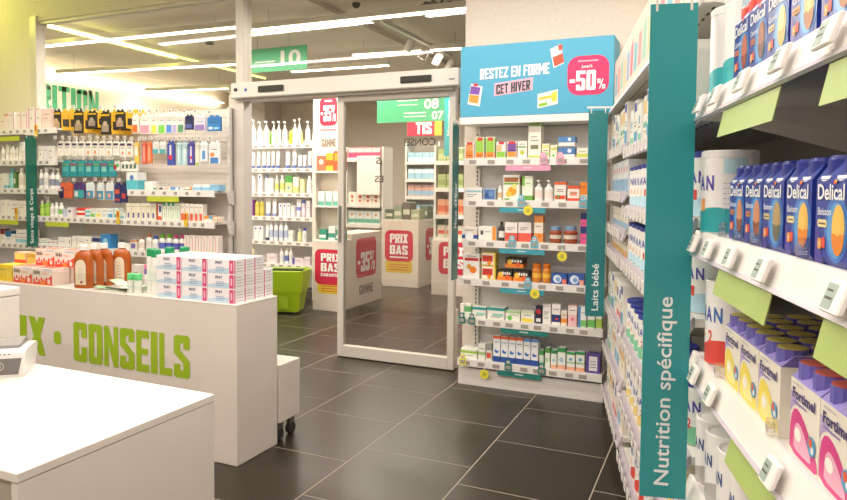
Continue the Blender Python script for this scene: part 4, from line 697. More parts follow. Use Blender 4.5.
BACK = [
  (1.93, [
    ('pump', -5.493, 0.062, 0.329, 0, 'efeee8', 'r0,.25,1,.6,e4e8e6 f4f3ee t.2,.7,.8,.85,3f56a8', 'white pump bottle with blue mark'),
    ('pump', -5.398, 0.076, 0.301, 0, 'efeee8', 'r0,.25,1,.6,e4e8e6 f4f3ee t.2,.7,.8,.85,3f56a8', 'white pump bottle with blue mark'),
    ('pump', -5.296, 0.076, 0.304, 0, 'efeee8', 'r0,.25,1,.6,e4e8e6 f4f3ee t.2,.7,.8,.85,3f56a8', 'white pump bottle with blue mark'),
    ('pump', -5.173, 0.057, 0.293, 0, 'efeee8', 'r0,.25,1,.6,e4e8e6 f4f3ee t.2,.7,.8,.85,3f56a8', 'white pump bottle with blue mark'),
    ('pump', -5.095, 0.059, 0.297, 0, 'efeee8', 'r0,.25,1,.6,e4e8e6 f4f3ee t.2,.7,.8,.85,3f56a8', 'white pump bottle with blue mark'),
    ('pump', -5.007, 0.066, 0.288, 0, 'efeee8', 'r0,.25,1,.6,e4e8e6 f4f3ee t.2,.7,.8,.85,3f56a8', 'white pump bottle with blue mark'),
    ('pump', -4.853, 0.058, 0.308, 0, 'efeee8', 'r0,.25,1,.6,e4e8e6 f4f3ee t.2,.7,.8,.85,3f56a8', 'white pump bottle with blue mark'),
    ('pump', -4.783, 0.049, 0.318, 0, 'efeee8', 'r0,.25,1,.6,e4e8e6 f4f3ee t.2,.7,.8,.85,3f56a8', 'white pump bottle with blue mark'),
    ('pump', -4.664, 0.064, 0.283, 0, 'efeee8', 'r0,.25,1,.6,e4e8e6 f4f3ee t.2,.7,.8,.85,3f56a8', 'white pump bottle with blue mark'),
  ]),
  (1.63, [
    ('tube', -5.494, 0.046, 0.226, 0, 'f0efea', 'r0,.2,1,.6,e6e9ea 5f78b8', 'white tube with blue mark'),
    ('tube', -5.415, 0.058, 0.231, 0, 'f0efea', 'r0,.2,1,.6,e6e9ea 5f78b8', 'white tube with blue mark'),
    ('tube', -5.328, 0.061, 0.242, 0, 'f0efea', 'r0,.2,1,.6,e6e9ea 5f78b8', 'white tube with blue mark'),
    ('tube', -5.255, 0.051, 0.235, 0, 'f0efea', 'r0,.2,1,.6,e6e9ea 5f78b8', 'white tube with blue mark'),
    ('tube', -5.185, 0.054, 0.234, 0, 'f0efea', 'r0,.2,1,.6,e6e9ea 5f78b8', 'white tube with blue mark'),
    ('tube', -5.111, 0.06, 0.235, 0, 'f0efea', 'r0,.2,1,.6,e6e9ea 5f78b8', 'white tube with blue mark'),
    ('tube', -4.966, 0.073, 0.243, 0, 'f0efea', 'r0,.2,1,.6,e6e9ea 5f78b8', 'white tube with blue mark'),
    ('tube', -4.863, 0.067, 0.241, 0, 'f0efea', 'r0,.2,1,.6,e6e9ea 5f78b8', 'white tube with blue mark'),
    ('tube', -4.778, 0.058, 0.165, 0, 'f0efea', 'r0,.2,1,.6,e6e9ea 5f78b8', 'white tube with blue mark'),
    ('tube', -4.707, 0.052, 0.164, 0, 'f0efea', 'r0,.2,1,.6,e6e9ea 5f78b8', 'white tube with blue mark'),
    ('tube', -4.631, 0.057, 0.213, 0, 'f0efea', 'r0,.2,1,.6,e6e9ea 5f78b8', 'white tube with blue mark'),
  ]),
  (1.32, [
    ('bottle', -5.496, 0.062, 0.24, 0, 'efeee8', 'r0,.3,1,.6,e0e4e4 f4f3ee', 'white bottle'),
    ('box', -5.376, 0.061, 0.246, 0, 'f0eeea', 'r.3,.75,.7,.9,4a5ab0', 'white carton with blue mark'),
    ('bottle', -5.282, 0.061, 0.239, 0, 'eceae6', 'r0,.3,1,.6,e0e4e4 8f98c0', 'white bottle with lilac cap'),
    ('box', -5.204, 0.06, 0.188, 0, 'f0eeea', 'l.2,.7,.8', 'white carton'),
    ('bottle', -5.122, 0.051, 0.227, 0, 'eaedd0', 'r0,.0,1,.4,d8dc80 f4f3ee', 'white and yellow bottle'),
    ('bottle', -5.042, 0.062, 0.233, 0, 'e8ebc8', 'r0,.0,1,.4,d0d878 f4f3ee', 'pale yellow bottle'),
    ('box', -4.933, 0.097, 0.22, 0, 'd8dca0', 'r0,.6,1,1,4fa04a c.5,.3,.2,6a9ac0', 'green and yellow carton'),
    ('box', -4.826, 0.081, 0.202, 0, 'ecebdc', 'r0,0,1,.4,dcdc8a', 'cream carton with yellow foot'),
    ('box', -4.731, 0.063, 0.177, 0, 'e6e4b0', 'l.2,.6,.8', 'pale yellow carton'),
    ('bottle', -4.638, 0.071, 0.214, 0, 'efeee8', 'r0,.3,1,.6,e0e4e4 f4f3ee', 'white bottle'),
  ]),
  (1.02, [
    ('box', -5.513, 0.059, 0.204, 0, '8f4fa0', 'l.2,.6,.8', 'purple carton'),
    ('bottle', -5.433, 0.065, 0.231, 0, 'c8bc4a', 'r0,.2,1,.6,d8cc6a a8a890', 'olive yellow bottle'),
    ('bottle', -5.358, 0.061, 0.232, 0, 'c4b84a', 'r0,.2,1,.6,d4c860 a8a890', 'olive bottle'),
    ('tube', -5.269, 0.076, 0.225, 0, 'f0eeea', 'r0,.4,1,.6,e8e8e6 8f9ac8', 'broad white tube'),
    ('tube', -5.169, 0.069, 0.227, 0, 'f0eeea', 'r0,.4,1,.6,e8e8e6 8f9ac8', 'broad white tube with lilac cap'),
    ('box', -5.054, 0.054, 0.167, 0, 'f0eeea', 'r.3,.75,.7,.9,4a5ab0', 'small white carton'),
    ('box', -4.992, 0.047, 0.169, 0, 'f0eeea', 'r.3,.75,.7,.9,4a5ab0', 'small white carton with blue mark'),
    ('box', -4.936, 0.044, 0.169, 0, 'f0eeea', 'r.3,.75,.7,.9,4a5ab0', 'small plain carton'),
    ('box', -4.873, 0.05, 0.138, 0, 'eeeae6', 'l.2,.6,.8', 'short white carton'),
    ('tube', -4.801, 0.073, 0.222, 0, 'f0eeea', 'r0,.7,1,.9,7f8ad0 e4e4ec', 'white tube with blue band'),
    ('bottle', -4.719, 0.058, 0.216, 0, 'd8c8d8', 'r0,.3,1,.6,e6dce6 4a5ac0', 'lilac bottle with blue cap'),
    ('box', -4.642, 0.051, 0.204, 0, 'e6d8dc', 'l.2,.6,.8', 'rose carton'),
  ]),
  (0.71, [
    ('box', -5.442, 0.062, 0.179, 0, 'f0eeea', 'r.3,.75,.7,.9,4a5ab0', 'white carton'),
    ('box', -5.366, 0.068, 0.181, 0, 'f0eeea', 'r.3,.75,.7,.9,4a5ab0', 'white carton with blue top mark'),
    ('tube', -5.279, 0.058, 0.222, 0, 'f0efea', 'r0,.2,1,.6,e6e9ea 3f4a70', 'white tube with navy cap'),
    ('bottle', -5.209, 0.054, 0.25, 0, 'eceef0', 'r0,.3,1,.5,b8c4e0 e8e8ec', 'clear blue ringed bottle'),
    ('bottle', -5.136, 0.057, 0.252, 0, 'eceef0', 'r0,.3,1,.5,b8c4e0 e8e8ec', 'clear bottle with blue ring'),
    ('bottle', -5.058, 0.057, 0.254, 0, 'eceef0', 'r0,.3,1,.5,b8c4e0 e8e8ec', 'tall clear bottle with blue ring'),
    ('bottle', -4.982, 0.056, 0.256, 0, 'eceef0', 'r0,.3,1,.5,b8c4e0 e8e8ec', 'slim clear bottle with blue ring'),
    ('box', -4.902, 0.065, 0.137, 0, 'efece8', 'l.2,.6,.8', 'short white carton'),
    ('bottle', -4.778, 0.058, 0.162, 0, 'dcdc9a', 'r0,.2,1,.6,e8e8b8 e8e8e0', 'yellow green bottle'),
    ('bottle', -4.705, 0.06, 0.177, 0, 'eceae6', 'r0,.3,1,.6,e0e4e4 4a5ac0', 'white bottle with blue cap'),
  ]),
  (0.42, [
    ('bottle', -5.499, 0.047, 0.207, 0, 'e8dfb8', 'r0,.3,1,.6,d8cfa0 e8c08a', 'cream bottle'),
    ('box', -5.191, 0.151, 0.118, 0, 'f0dfe4', 'l.2,.6,.8', 'low pink carton'),
    ('bottle', -5.051, 0.06, 0.193, 0, 'f0efea', 'r0,.3,1,.6,e6e9ea f4f3ee', 'white bottle, left of three'),
    ('bottle', -4.975, 0.059, 0.209, 0, 'eef0ea', 'r0,.5,1,.6,6f7ab8 f4f3ee', 'white bottle, middle of three'),
    ('bottle', -4.908, 0.047, 0.22, 0, 'f0efea', 'r0,.3,1,.6,e6e9ea f4f3ee', 'white bottle, right of three'),
    ('box', -4.789, 0.166, 0.082, 0, 'efdde2', 'r0,0,.2,1,6a5ac0 l.3,.6,.8', 'low pink carton with violet end'),
    ('box', -4.656, 0.08, 0.106, 0, 'e6d6dc', 'l.2,.6,.8', 'low rose carton'),
  ]),
]

# ------------------------------------------------------------------ winter display (faces the shop, right of the door)
SHADOW = M('ebe9e9', .5, name='shelf_back')  # even off-white of the shelf back panels
WX, WXR, WF = -1.668, -.655, 4.375
wu = thing('shelf_unit', 'white winter display shelf under the blue banner, right of the glass door', 'shelf', ((WX+WXR)/2, WF+.13, 0))
wo = Vector(wu.location)
def wl(mb, name, parent): 
    mb.xf(lambda p: (p[0]-wo.x, p[1]-wo.y, p[2]-wo.z)); return mb.build(name, parent)
wl(MB().box(WX+.03, 4.63, .02, WXR, 4.645, 1.84, SHADOW), 'back_panel', wu)
for x in (WX+.06, WXR-.04):
    mb = MB().box(x-.018, 4.59, 0, x+.018, 4.63, 1.84, METAL)
    for k in range(57): mb.box(x-.004, 4.588, .1+k*.03, x+.004, 4.591, .118+k*.03, DARK)
    wl(mb, 'slotted_upright', wu)
wl(MB().box(WX, 4.40, 0, WXR, 4.63, .12, METAL), 'plinth', wu)
def lip_tags(shelf, xs, z, y, o, w=.05, mt=GREYT):
    for x in xs: MB().box(-w/2, -.0012, -.013, w/2, .0012, .013, mt).build('price_tag', shelf, (x-o.x, y-o.y, z-o.z))
zs = [r[0] for r in WINTER]
for k, z in enumerate(zs):
    x0 = WX+(.03 if k < 3 else 0)
    mb = MB().box(x0, WF+.012, z-.022, WXR-.004, 4.62, z, METAL).box(x0, WF, z-.046, WXR-.004, WF+.012, z+.004, LIP)
    for x in (x0+.05, WXR-.05): mb.prism_x([(4.62, z-.022), (4.62, z-.10), (WF+.1, z-.022)], x-.002, x+.002, METAL)
    sh = wl(mb, 'shelf', wu)
    n = 7 if k < 4 else 9
    lip_tags(sh, [x0+.07+q*(WXR-x0-.1)/n+(q*37 % 5)*.004 for q in range(n)], z-.022, WF-.0014, wo)
for k, (z, row) in enumerate(WINTER):
    shelf_row(row, 4.41, z+.0005, '%s winter shelf' % ['top', 'second', 'third', 'fourth', 'fifth', 'bottom'][k], 'products on the winter display', .15)
def px_tag(parent, x, z, col, badge):             # small hanging promotion tags clipped to the lip
    mb = MB().rrect(-.026, -.034, .026, .018, .006, 0, M(col, .4)).rrect(-.018, .010, .018, .045, .014, -.0005, M(col, .4)).disc(0, .024, .011, .011, -.001, M('eef0f0', .5)).disc(0, .024, .006, .006, -.0015, M(badge, .5)).rect(-.018, -.022, .018, .002, -.001, GREYT)
    mb.build('promotion_tag', parent, (x-wo.x, WF-.006-wo.y, z-wo.z))
def flag(parent, x0, x1, z, col):
    mb = MB().box(x0-wo.x, -.002, z-.036-wo.z, x1-wo.x, .002, z-wo.z, M(col, .45)).rect((x0+x1)/2-.03-wo.x, z-.020-wo.z, (x0+x1)/2+.03-wo.x, z-.014-wo.z, -.0025, M('dfe8e8', .5))
    mb.build('category_flag', parent, (0, WF+.004-wo.y, 0))
def round_tag(parent, x, z):
    mb = MB().disc(0, 0, .033, .033, 0, M('f0e24a', .4), 18).disc(0, 0, .018, .018, -.0006, M('d6c83a', .5), 12).add([(-.006, -.001, -.006), (.006, -.001, -.006), (0, -.001, .010)], [(0, 1, 2)], M('7f9a4a', .5)).rect(-.003, .033, .003, .06, 0, LIP)
    mb.build('round_tag', parent, (x-wo.x, WF-.012-wo.y, z-wo.z))
shelves = [o for o in wu.children if o.name.startswith('shelf')]
PINK, CYAN, TEAL, YEL = 'eba0c0', '62bcd2', '2a7f78', 'efe65a'
px_tag(shelves[0], -1.066, 1.60, PINK, 'e0567a'); px_tag(shelves[0], -.955, 1.60, PINK, 'e0567a'); flag(shelves[0], -1.33, -1.02, 1.558, PINK)
px_tag(shelves[1], -1.215, 1.315, CYAN, '8a4a90'); px_tag(shelves[1], -.80, 1.315, CYAN, '8a4a90'); flag(shelves[1], -1.37, -1.05, 1.272, '3f9fb0'); round_tag(shelves[1], -1.165, 1.253)
px_tag(shelves[2], -1.275, 1.035, CYAN, 'c0507a'); px_tag(shelves[2], -1.12, 1.035, CYAN, 'c0507a'); flag(shelves[2], -1.37, -1.05, .99, '3f9fb0'); round_tag(shelves[2], -.93, .955)
px_tag(shelves[3], -1.16, .755, CYAN, 'c0507a'); flag(shelves[3], -1.36, -1.05, .717, '3f9fb0'); round_tag(shelves[3], -1.11, .692)
px_tag(shelves[4], -1.635, .475, TEAL, 'c0405a'); px_tag(shelves[4], -1.56, .475, TEAL, 'c0405a'); flag(shelves[4], -1.35, -1.02, .437, TEAL)
px_tag(shelves[5], -1.625, .178, YEL, 'd83a3a'); px_tag(shelves[5], -1.29, .178, TEAL, 'c0405a'); px_tag(shelves[5], -1.055, .178, TEAL, 'c0405a'); flag(shelves[5], -1.37, -1.06, .139, TEAL); round_tag(shelves[5], -1.46, .10)
# banner light box
bn = thing('banner', 'light blue winter promotion banner box on top of the winter display', 'banner', (wo.x, WF+.13, 1.89))
bo = Vector(bn.location)
def bl(mb, name, parent=bn): mb.xf(lambda p: (p[0]-bo.x, p[1]-bo.y, p[2]-bo.z)); return mb.build(name, parent)
BLUE = M('4fa8cb', .45)
bl(MB().rbox(-1.665, WF-.005, 1.895, -.622, 4.62, 2.382, BLUE, .004), 'box')
bl(MB().box(-1.665, WF-.012, 1.845, -.70, 4.60, 1.893, LIP), 'light_shelf')
yb = WF-.0062; WT = M('f4f4f2', .5)
pr = MB()
def tilt_text(t, x0, z0, x1, z1, mt, bold, tilt): pr.text(t, x0, z0, x1, z1, yb-.001, mt, bold, tilt=tilt)
pr.block('RESTEZ EN FORME', -1.520, 2.155, -1.036, 2.228, yb-.001, WT, tilt=.012)
def poly(pts, mt, k=0): pr.quad([(x, yb-.0004*k, z) for x, z in pts], mt)
poly([(-1.419, 2.030), (-1.149, 2.060), (-1.144, 2.145), (-1.414, 2.118)], M('eeb6cc', .5), 1)
pr.block('CET HIVER', -1.402, 2.052, -1.165, 2.118, yb-.001, M('23403f', .5), tilt=.022)
pr.rrect(-.917, 2.01, -.652, 2.262, .075, yb, M('e8326a', .5), 6)
pr.block('-50', -.902, 2.04, -.734, 2.168, yb-.001, WT).block('%', -.724, 2.045, -.674, 2.110, yb-.001, WT)
pr.text("Jusqu'à", -.827, 2.18, -.757, 2.204, yb-.001, WT, .02).rect(-.85, 2.224, -.72, 2.233, yb-.001, M('f0b0c4', .5))
# small pack pictures printed on the banner
poly([(-1.61, 1.985), (-1.52, 1.965), (-1.50, 2.10), (-1.585, 2.125)], M('f0ece6', .5), 1)
poly([(-1.60, 2.00), (-1.535, 1.985), (-1.525, 2.04), (-1.595, 2.05)], M('f09a3c', .5), 2)
poly([(-1.595, 2.055), (-1.525, 2.045), (-1.515, 2.095), (-1.585, 2.11)], M('7f4fae', .5), 2)
poly([(-1.568, 2.108), (-1.535, 2.104), (-1.533, 2.122), (-1.566, 2.126)], M('d8344a', .5), 3)
poly([(-1.009, 2.195), (-0.939, 2.225), (-0.964, 2.350), (-1.034, 2.320)], M('f2ece8', .5), 1)
poly([(-1.004, 2.205), (-0.940, 2.230), (-0.952, 2.290), (-1.016, 2.265)], M('e8563c', .5), 2)
poly([(-0.974, 2.305), (-0.949, 2.315), (-0.959, 2.350), (-0.984, 2.340)], M('e8563c', .5), 2)
poly([(-1.113, 1.935), (-0.978, 1.960), (-0.978, 2.055), (-1.113, 2.030)], M('f0f0e4', .5), 1)
poly([(-1.103, 1.990), (-1.018, 2.002), (-1.018, 2.020), (-1.103, 2.008)], M('e8c83a', .5), 2)
poly([(-1.018, 1.975), (-0.983, 1.982), (-0.983, 2.045), (-1.018, 2.035)], M('e8d04a', .5), 2)
poly([(-1.103, 1.945), (-1.048, 1.955), (-1.048, 1.975), (-1.103, 1.965)], M('8fc23a', .5), 2)
bl(pr, 'printed_artwork')

# ------------------------------------------------------------------ hanging flag signs
SIGN_T = 'signs hung edge-out from the shelves'
def flag_sign(name, p_in, p_out, z0, z1, text, tz0, tz1, col, label, arm=True):
    """p_in: shelf side, p_out: aisle side; the printed face looks back along the aisle"""
    a = Vector(p_in); b = Vector(p_out); d = (b-a); w = d.length; ang = math.atan2(d.y, d.x)
    t = thing(name, label, 'sign', (a.x, a.y, z0), ang, SIGN_T)
    return t, w
def hang_sign(origin, rz, w, z0, z1, text, tz0, tz1, tx, col, label, armlen):
    """local x to the right as read, printed face -y"""
    t = thing('aisle_sign', label, 'sign', (origin[0], origin[1], z0), rz, SIGN_T)
    bm = M(col, .3); h = z1-z0
    MB().rbox(0, -.002, 0, w, .002, h, bm, .0008).build('panel', t)
    MB().text(text, w*tx[0], tz0-z0, w*tx[1], tz1-z0, -.0028, M('eef4f4', .5), .012, up=True).build('lettering', t)
    if armlen:
        am = MB().rbox(-.01, -.005, h+.012, w+armlen, .005, h+.022, METAL, .002)
        for x in (w*.14, w*.86): am.box(x-.003, -.003, h-.018, x+.003, .003, h+.014, METAL)
        am.build('bracket_arm', t)
TEALS = '30999d'
RZG = math.atan2(GN.y, GN.x)
o = gp(1.75, .242); hang_sign(o, RZG, .113, .612, 1.862, 'Nutrition spécifique', .645, 1.130, (.30, .72), TEALS, 'large teal sign reading Nutrition spécifique on the near right shelf', .03)
o = gp(4.06, .225); hang_sign(o, RZG, .111, .64, 1.866, 'Laits bébé', .675, .955, (.32, .68), '2a7f83', 'teal sign reading Laits bébé beside the winter display', .10)
hang_sign((-1.672, 4.255, 0), PI/2, .115, .76, 1.845, "Maux d'Hiver", 1.12, 1.44, (.28, .72), '20696a', "narrow dark teal sign reading Maux d'Hiver at the door's right jamb", .02)
hang_sign((-6.05, 4.25, 0), PI/2, .113, .80, 1.86, 'Soins visage & Corps', .83, 1.36, (.3, .7), '1f6b5c', 'dark green sign reading Soins visage & Corps on the left shelf', .02)

# ------------------------------------------------------------------ left wall shelf
LX0, LX1, LB, LF = -7.4, -3.885, 4.64, 4.37
lu = thing('shelf_unit', 'long white wall shelf with pegboard and skincare products under the window', 'shelf', ((LX0+LX1)/2, 4.47, 0))
lo_ = Vector(lu.location)
def ll(mb, name, parent=lu): mb.xf(lambda p: (p[0]-lo_.x, p[1]-lo_.y, p[2]-lo_.z)); return mb.build(name, parent)
PEG = M('e9e0d6', .5)
pb = MB().box(-5.75, LB-.012, .05, LX1, LB, 2.075, PEG)
PEGHOLE = M('b8aea2', .7)
for i in range(72):
    for j in range(14):
        x = -5.70+i*.025; z = 1.42+j*.045
        pb.rect(x-.004, z-.004, x+.004, z+.004, LB-.0125, PEGHOLE)
ll(pb, 'pegboard')
ll(MB().box(LX0, LB-.012, .05, -5.75, LB, 1.95, SHADOW), 'back_panel')
ll(MB().rbox(LX1-.03, LB-.05, 0, LX1, LB+.01, 2.085, METAL, .004), 'end_upright')
ll(MB().box(LX0, LF, 0, LX1-.03, LB, .12, METAL), 'plinth')
def lshelf(x0, x1, z, tags, k=0, bracket=True):
    mb = MB().box(x0, LF+.012, z-.02, x1, LB-.012, z, METAL).box(x0, LF, z-.052, x1, LF+.012, z+.004, LIP)
    if bracket: mb.prism_x([(LB-.012, z-.02), (LB-.012, z-.13), (LB-.08, z-.11), (LF+.16, z-.02)], x1-.006, x1-.002, METAL)
    sh = ll(mb, 'shelf')
    lip_tags(sh, [x0+.06+q*(x1-x0-.1)/tags for q in range(tags)], z-.024, LF-.0014, lo_, .035)
    return sh
s0 = lshelf(LX0, -5.78, 1.944, 15); lshelf(LX0, -5.78, 1.639, 17); lshelf(LX0, -5.78, 1.359, 15)
lshelf(-4.86, -3.865, 1.359, 7); s4 = lshelf(LX0, -3.865, 1.093, 40); lshelf(LX0, -3.865, .813, 40); lshelf(LX0, -3.865, .50, 30)
for x0, x1, z, sh in ((-7.0, -6.34, 1.043, s4), (-5.94, -5.62, 1.043, s4), (-4.62, -4.25, 1.305, s4), (-7.2, -6.30, 1.875, s0)):
    ll(MB().box(x0, LF-.004, z-.045, x1, LF-.001, z, M('c2cf3f', .5)), 'lime_strip', lu)
for x, z in ((-6.05, 1.93), (-4.97, 1.12), (-4.17, 1.12), (-6.36, 1.12)):
    ll(MB().box(x-.02, LF-.01, z-.07, x+.02, LF-.006, z+.05, M('e8c83a', .5)).rect(x-.012, z-.01, x+.012, z+.04, LF-.0105, M('d8503a', .5)), 'yellow_price_card', lu)
for k, (z, row) in enumerate(LEFT):
    shelf_row(row, 4.40, z+.0005, ['top left wall shelf', 'second left wall shelf', 'third left wall shelf', 'fourth left wall shelf', 'fifth left wall shelf', 'short shelf below the toothbrushes'][k], 'products on the left wall shelf', .13)
# hanging packs on peg hooks
rows = {}
for h in HANG: rows.setdefault(h[0], []).append(h)
for rn, hs in rows.items():
    for i, (r_, x, w, zt, hh, base, art, desc, n) in enumerate(hs):
        many = n > 2; n = 3 if many else 1
        zt2 = zt-.012
        hk = MB().tube((0, .0, 0), (0, -.24, .006), .0022, STEEL).tube((0, -.24, .006), (0, -.245, .02), .0022, STEEL)
        hk.box(-.018, -.252, .012, .018, -.248, .042, LIP).rect(-.012, .018, .012, .036, -.2525, GREYT)
        hk.build('peg_hook', lu, (x-lo_.x, LB-.012-lo_.y, zt-.014*hh+.003))
        dup_ix = [q for q, o2 in enumerate(hs) if o2[7] == desc].index(i)
        dd = .022
        for q in range(n):
            key = ('hang', round(w, 3), round(hh, 3), base, art, many and q)
            if key not in CACHE:
                mb = MB()
                b_ = base if not (many and q) else 'e9b522'
                hb = hh*.86; mb.rbox(-w/2, -dd/2, 0, w/2, dd/2, hb, M(b_, .35), .003)
                mb.prism([(-w*.42, hb), (w*.42, hb), (w*.3, hh), (.012, hh), (.012, hb+(hh-hb)*.4), (-.012, hb+(hh-hb)*.4), (-.012, hh), (-w*.3, hh)], -.001, .001, M(b_, .4))
                if not (many and q): print_front(mb, art, w*.94, hb*.94, -dd/2, z0=hb*.03)
                else: mb.rect(-w*.4, hb*.2, w*.4, hb*.6, -dd/2-.0004, M('3a342c', .5))
                CACHE[key] = [('pack', mb.mesh('pack'))]
            lb = '%s, %s' % (desc, 'on the %s hook row of the left wall' % rn)
            if sum(1 for o2 in hs if o2[7] == desc) > 1: lb = '%s %s from left, %s hook row' % (ORD[dup_ix], desc, rn)
            if many: lb = '%s, %s of three on %s hook from left' % (['black fronted support pack', 'yellow support pack', 'yellow support pack'][q], ['front', 'middle', 'rear'][q], ORD[i])
            loc = (x+(.045+q*.05 if many and q else 0), LB-.20+q*.045, zt-hh*.93)
            link('hanging_pack', CACHE[key][0][1], None, loc, (1.0 if many and q else (.1 if many else 0)), lb, 'pack', 'packs hanging on the left pegboard')

# ------------------------------------------------------------------ advice counter with lettering
CX0, CX1, CY0, CY1, CZ = -4.6, -2.156, 2.594, 2.925, .81
ac = thing('display_counter', 'long beige white counter with green CONSEILS lettering', 'counter', ((CX0+CX1)/2, (CY0+CY1)/2, 0))
ao = Vector(ac.location)
def al_(mb, name, parent=ac): mb.xf(lambda p: (p[0]-ao.x, p[1]-ao.y, p[2]-ao.z)); return mb.build(name, parent)
CW = M('e0d6cd', .45, bump=(3, .01), name='counter_laminate')
al_(MB().rbox(CX0, CY0, 0, CX1, CY1, CZ-.002, CW, .003), 'body')
al_(MB().rbox(CX0, CY0-.001, CZ-.002, CX1+.001, CY1, CZ+.002, M('f2ebe2', .4), .0008), 'top_sheet')
GR = M('9ab81f', .5)
for w_, xa_, xb_ in (('PRIX', -4.09, -3.545), ('CONSEILS', -3.312, -2.457)): al_(MB().block(w_, xa_, .405, xb_, .628, CY0-.0015, GR), 'lettering')
al_(MB().rrect(-3.474, .485, -3.415, .56, .022, CY0-.0015, GR), 'lettering_dot')
MB().box(-.89, -.002, 0, .89, .002, .09, M('fbfcfa', .03, alpha=.02)).build('acrylic_guard', None, (-3.61, CY0+.008, CZ+.0022), label='clear acrylic guard strip along the front edge of the lettered counter', cat='guard')
# low plinth on castors behind it
lp = thing('castor_plinth', 'low white display plinth on castors behind the green lettered counter', 'plinth', (-2.9, 3.22, 0))
MB().rbox(-.8, -.285, .11, .752, -.095, .43, CW, .003).build('body', lp)
for x, y in ((-.7, -.245), (.715, -.245), (.715, -.135), (-.7, -.135)):
    cst = MB().box(x-.012, y-.022, .05, x+.012, y+.022, .11, STEEL).build('castor_fork', lp)
    MB().lathe([(.03, -.014), (.034, -.01), (.034, .01), (.03, .014)], M('33302e', .5), 14).xf(lambda p: (p[2]+x, p[1]+y, p[0]+.034)).build('castor_wheel', cst)

# near desk
DX0, DX1, DY0, DY1, DZ = -3.0, -1.422, .965, 1.605, .75
dk = thing('checkout_desk', 'white checkout desk in the near left corner', 'desk', ((DX0+DX1)/2, (DY0+DY1)/2, 0))
do_ = Vector(dk.location)
def dl(mb, name, parent=dk): mb.xf(lambda p: (p[0]-do_.x, p[1]-do_.y, p[2]-do_.z)); return mb.build(name, parent)
DWT = M('efe8e0', .35, bump=(3, .01), name='desk_laminate')
dl(MB().rbox(DX0, DY0, DZ-.022, DX1, DY1, DZ, DWT, .0015), 'desk_top')
dl(MB().box(DX1-.022, DY0+.002, 0, DX1-.001, DY1-.002, DZ-.0235, DWT), 'side_panel')
dl(MB().box(DX0, DY0+.002, 0, DX0+.02, DY1-.002, DZ-.0235, DWT), 'side_panel')
dl(MB().box(DX0+.02, DY1-.03, 0, DX1-.022, DY1-.012, DZ-.0235, DWT), 'back_panel')
sp_ = MB()
dl(MB().box(DX0+.03, DY0+.03, .40, DX1-.022, DY1-.03, .418, DWT), 'inner_shelf')
for z in (.705, .672, .64, .608):
    sp_.box(DX1-.062, DY0+.028, z-.003, DX1-.045, DY0+.0305, z+.003, DARK)
sp_.box(DX1-.40, DY0+.03, .55, DX1-.024, DY0+.045, DZ-.024, M('c8beb0', .5))
dl(sp_, 'hinge_panel')
# white cabinet behind the desk
tc_ = thing('till_cabinet', 'tall white cabinet behind the near desk at the left photo edge', 'cabinet', (-3.10, 1.77, 0))
MB().rbox(-.30, -.15, 0, .345, .13, .92, M('ece6de', .4), .006).build('body', tc_)
MB().rbox(-.302, -.152, .922, .347, .132, .956, M('f0eae2', .4), .004).build('lid', tc_)
MB().rbox(-.20, -.10, .957, .265, .06, .975, DARK, .008).build('dark_tray', tc_)
# payment terminal
pt = thing('card_terminal', 'grey and white contactless card terminal on the near desk', 'card terminal', (-2.222, 1.468, DZ), .70)
TW = M('e2dfdc', .35); TG = M('6f6c6c', .35)
prof = [(-.052, .0), (.075, .0), (.085, .012), (.085, .085), (.06, .098), (-.045, .096), (-.062, .086), (-.064, .078)]
MB().prism_x(prof, -.15, .075, TW).xf(lambda p: (p[0]*(1+1.6*p[2]) if p[0] > 0 else p[0], p[1], p[2])).build('casing', pt)
fr = MB()
def onface(u, v, k=.0006):                        # point on the sloping front face of the casing
    a = (-.052, 0); b = (-.064, .078); return (u, a[0]+(b[0]-a[0])*v-k, a[1]+(b[1]-a[1])*v)
fr.quad([onface(-.149, .13), onface(.060, .13), onface(.074, .86), onface(-.149, .86)], TG)
def ring(cx, cz, rx, rz, t, n=20, a0=0, a1=2*PI):
    for q in range(n):
        p, s = a0+(a1-a0)*q/n, a0+(a1-a0)*(q+1)/n
        fr.quad([onface(cx+rx*math.cos(p), cz+rz*math.sin(p), .0012), onface(cx+(rx+t)*math.cos(p), cz+(rz+t*20)*math.sin(p), .0012), onface(cx+(rx+t)*math.cos(s), cz+(rz+t*20)*math.sin(s), .0012), onface(cx+rx*math.cos(s), cz+rz*math.sin(s), .0012)], TW)
ring(-.012, .52, .030, .22, .0014)
fr.quad([onface(-.032, .48, .0013), onface(-.016, .38, .0013), onface(-.012, .66, .0013), onface(-.030, .58, .0013)], TW)
for r in (.006, .012, .018): ring(-.010, .52, r, r*11, .0016, 8, -.9, .9)
fr.build('contactless_panel', pt)
MB().prism_x([(-.04, .0965), (.06, .0985), (.055, .118), (-.03, .105)], -.149, .060, M('7a7674', .4)).build('screen_hood', pt)
MB().prism_x([(-.02, .1055), (.04, .112), (.039, .115), (-.019, .109)], -.14, -.06, M('9a9894', .3)).build('keypad', pt)
dots = MB()
for q in range(4): dots.box(-.005+q*.013, -.0648, .0795, q*.013, -.0615, .083, DARK)
dots.build('status_lights', pt)

